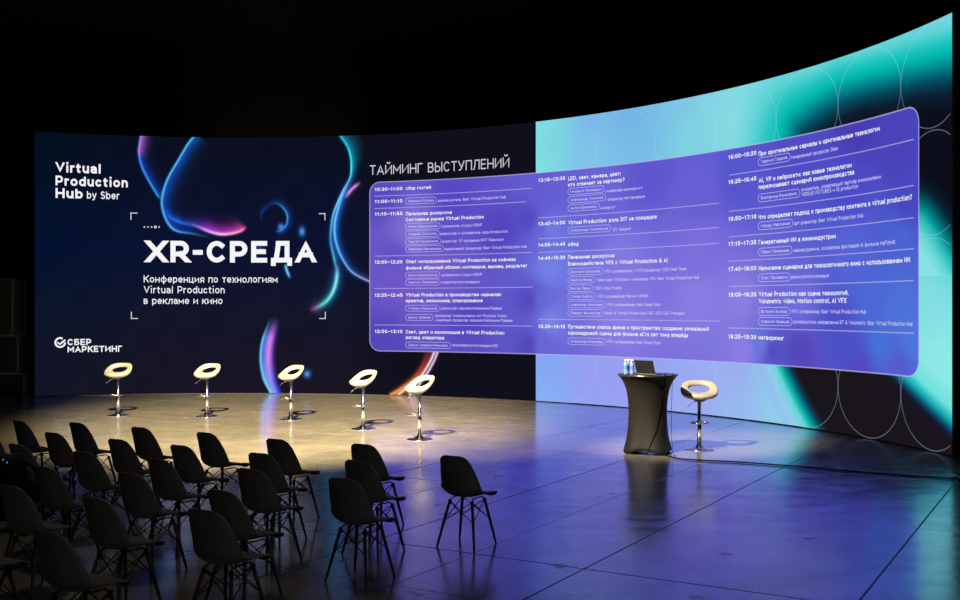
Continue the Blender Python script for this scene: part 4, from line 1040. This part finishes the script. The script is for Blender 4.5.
for k in range(4):
    a = A0 + k * PI / 2
    bm = bmesh.new()
    add_tube(bm, [(0, 0, .05), (.2 * math.cos(a), .2 * math.sin(a), .04), (.33 * math.cos(a), .33 * math.sin(a), .018)], [.02, .018, .016], 8)
    add_lathe(bm, [(0, 0), (.024, 0), (.026, .014), (0, .03)], 12, .335 * math.cos(a), .335 * math.sin(a))
    from_bm('foot', bm, M['rubber'], tb)
TOP = 1.113

# laptop seen from behind its open lid
lp = thing('laptop', 'dark open laptop standing on the black cocktail table', 'laptop', (TX + .035, TY + .03, TOP), math.radians(142))
bm = bmesh.new(); add_box(bm, -.15, .15, -.105, .105, 0, .014, .004)
from_bm('base', bm, M['laptop_edge'], lp)
bm = bmesh.new(); add_box(bm, -.15, .15, -.003, .003, 0, .205, .002)
lid = from_bm('lid', bm, M['laptop'], lp)
lid.location = (0, .107, .012); lid.rotation_euler = (math.radians(-24), 0, 0)
bm = bmesh.new(); add_lathe(bm, [(0, 0), (.016, 0), (.016, .001), (0, .001)], 20)
lg = from_bm('lid_badge', bm, M['table_black'], lid)
lg.location = (0, .0032, .105); lg.rotation_euler = (math.radians(-90), 0, 0)

def make_bottle(label):
    t = thing('water_bottle', label, 'bottle', group='water bottles on the cocktail table')
    bm = bmesh.new()
    add_lathe(bm, [(0, .002), (.027, 0), (.031, .008), (.031, .06), (.029, .066), (.031, .072), (.031, .135), (.026, .158), (.014, .178), (.0125, .19), (0, .19)], 20)
    from_bm('bottle_body', bm, M['bottle'], t, True)
    bm = bmesh.new(); add_lathe(bm, [(.0318, .062), (.0318, .122)], 20)
    from_bm('bottle_label', bm, M['bottle_label'], t, True)
    bm = bmesh.new(); add_lathe(bm, [(0, .181), (.0165, .181), (.0165, .204), (.013, .207), (0, .207)], 16)
    from_bm('bottle_cap', bm, M['bottle_cap'], t, True)
    return t
B = [('water bottle farthest left on the black cocktail table', TX - .315, TY - .02), ('water bottle in the middle of three on the black cocktail table', TX - .265, TY + .06),
     ('water bottle nearest the laptop on the black cocktail table', TX - .225, TY + .0)]
b0 = make_bottle(B[0][0]); b0.location = (B[0][1], B[0][2], TOP)
for lab, x, y in B[1:]: dup(b0, (x, y, TOP), .8, lab)

def cable(name, pts, r, label, mat='cable', k=8):
    L = smoothline(pts, k)
    o = L.mean(0); o[2] = L[:, 2].min()
    bm = bmesh.new(); add_tube(bm, [tuple(p - o) for p in L], r, 8)
    ob = from_bm(name, bm, M[mat], None, True); ob.location = tuple(o)
    return tag(ob, label, 'cable')
def skirt(a_deg, z, out=.012):
    zs = [p[0] for p in prof]; rs = [p[1] for p in prof]
    a = math.radians(a_deg); r = np.interp(z, zs, rs)
    r *= 1 + .10 * max(0, 1 - z / .7) ** 1.5 * math.cos(4 * (a - A0))
    return (TX + (r + out) * math.cos(a), TY + (r + out) * math.sin(a), z)
cable('laptop_cable', [(TX + .225, TY - .17, TOP + .009), (TX + .19, TY - .28, TOP + .009), (TX + .175, TY - .395, TOP + .0)] +
      [skirt(-57, .98, .016), skirt(-58, .85, .014), skirt(-60, .70, .012), skirt(-66, .52, .012), skirt(-76, .34, .012), skirt(-90, .18, .014), skirt(-97, .07, .02), (TX - .08, TY - .38, .012)], .007,
      'black cable hanging down the front of the cocktail table cover')
cable('power_cable', [(TX + .34, TY - .14, TOP + .006), (TX + .30, TY - .28, TOP + .006), (TX + .29, TY - .345, TOP - .03), (TX + .28, TY - .345, .85), (TX + .272, TY - .345, .45), (TX + .285, TY - .35, .12), (TX + .30, TY - .36, .012), (TX + .33, TY - .40, .008)], .0035,
      'thin black cable hanging straight down at the right edge of the cocktail table')
def fl(px, py, z=.012):
    return (px, py, z)
cable('floor_cable', [fl(2.47, 14.62), fl(2.56, 14.58), fl(2.66, 14.28), fl(2.78, 14.14), fl(3.0, 14.05), fl(3.45, 13.88), fl(4.0, 13.56), fl(4.62, 13.13), fl(5.2, 12.78), fl(5.8, 12.47), fl(6.6, 12.05), fl(7.6, 11.7)], .009,
      'long black cable lying across the floor from the cocktail table to the right')

# white tape along the foot of the dark picture
p = [Vector(on_wall(s, 0, o)) for s in (-4.2, -3.9, -3.6, -3.3, -3.0, -2.9) for o in (.10, .22)]
o = p[0].copy()
V = [tuple(q - o + Vector((0, 0, .004 + .012 * (i % 4 == 0)))) for i, q in enumerate(p)]
ob = from_py('floor_tape', V, [(2*i, 2*i+1, 2*i+3, 2*i+2) for i in range(5)], M['tape']); ob.location = tuple(o)
tag(ob, 'short strip of white tape on the floor along the foot of the dark picture', 'tape')

# stack of dark cases beside the left end of the video wall
for lab, xr, z0, z1, w in (('black equipment case at the bottom of the stack left of the video wall', -10.42, 0, .55, 1.1),
                           ('black equipment case in the middle of the stack left of the video wall', -10.56, .55, 1.42, .95),
                           ('tall black equipment case on top of the stack left of the video wall', -10.68, 1.42, 2.72, .8)):
    t = thing('equipment_case', lab, 'case', (xr - w / 2, 24.35, z0), 0, 'equipment cases left of the video wall')
    h = z1 - z0
    bm = bmesh.new(); add_box(bm, -w/2 + .004, w/2 - .004, -.35, .35, .004, h - .004)
    from_bm('body', bm, M['case'], t)
    bm = bmesh.new()
    for sx in (-1, 1):
        for sy in (-1, 1):
            x, y = sx * (w / 2 - .012), sy * (.35 - .008)
            add_box(bm, x - .012, x + .012, y - .012, y + .012, 0, h)
    for zz in (0, h - .024):
        for sy in (-1, 1):
            y = sy * (.35 - .008)
            add_box(bm, -w/2 + .024, w/2 - .024, y - .011, y + .011, zz, zz + .024)
    from_bm('edging', bm, M['case_edge'], t)
    bm = bmesh.new(); add_tube(bm, [(-.08, -.352, h * .55), (-.08, -.38, h * .55), (.08, -.38, h * .55), (.08, -.352, h * .55)], .008, 8)
    from_bm('handle', bm, M['black_metal'], t)

# ------------------------------------------------------------------ light
def spot(name, loc, target, watts, color, angle, blend, size=.25):
    d = bpy.data.lights.new(name, 'SPOT'); d.energy = watts; d.color = color
    d.spot_size = math.radians(angle); d.spot_blend = blend; d.shadow_soft_size = size
    o = bpy.data.objects.new(name, d); C.objects.link(o)
    o.location = loc
    o.rotation_euler = (Vector(target) - Vector(loc)).to_track_quat('-Z', 'Y').to_euler()
    return o
WARM = (1.0, .80, .46)
spot('stage_spotlight', (-3.3, 7.0, 9.2), (-3.4, 18.6, 0), 104000, WARM, 40, .85)
spot('back_wall_light', (-5.5, 26, 3.2), (-6.0, 31, 6.8), 160, (1.0, .9, .6), 50, .5)
spot('stage_spotlight', (-.3, 7.4, 9.2), (-.6, 16.6, .2), 20000, (1.0, .80, .54), 24, .9)
spot('table_spotlight', (-5.2, 6.6, 10.6), (2.75, 15.2, .7), 52000, (1.0, .84, .58), 12, .8)
def area(name, loc, target, watts, color, size):
    d = bpy.data.lights.new(name, 'AREA'); d.energy = watts; d.color = color; d.size = size
    o = bpy.data.objects.new(name, d); C.objects.link(o); o.location = loc
    o.rotation_euler = (Vector(target) - Vector(loc)).to_track_quat('-Z', 'Y').to_euler()
    return o
area('added_fill_light', (5, -4, 8), (-1, 9, .5), 95, (1.0, .95, .90), 2.0)  # soft fill added high behind the camera to lift the dark chair backs
spot('overhead_light', (-3.2, 10.5, 10.5), (-3.3, 8.3, 0), 330, (1.0, .86, .64), 40, .9, .6)

w = bpy.data.worlds.new('dark_studio'); bpy.context.scene.world = w
w.use_nodes = True
w.node_tree.nodes['Background'].inputs['Color'].default_value = (.001, .001, .001, 1)

# ------------------------------------------------------------------ camera and picture settings
cam = bpy.data.cameras.new('camera'); cam.lens = 1050 / 960 * 36; cam.sensor_width = 36
cam.shift_y = 8 / 960
co = bpy.data.objects.new('camera', cam); C.objects.link(co)
co.location = (0, 0, 2.05); co.rotation_euler = (PI / 2, 0, 0)
bpy.context.scene.camera = co
sc = bpy.context.scene
sc.view_settings.view_transform = 'Standard'
sc.view_settings.look = 'None'
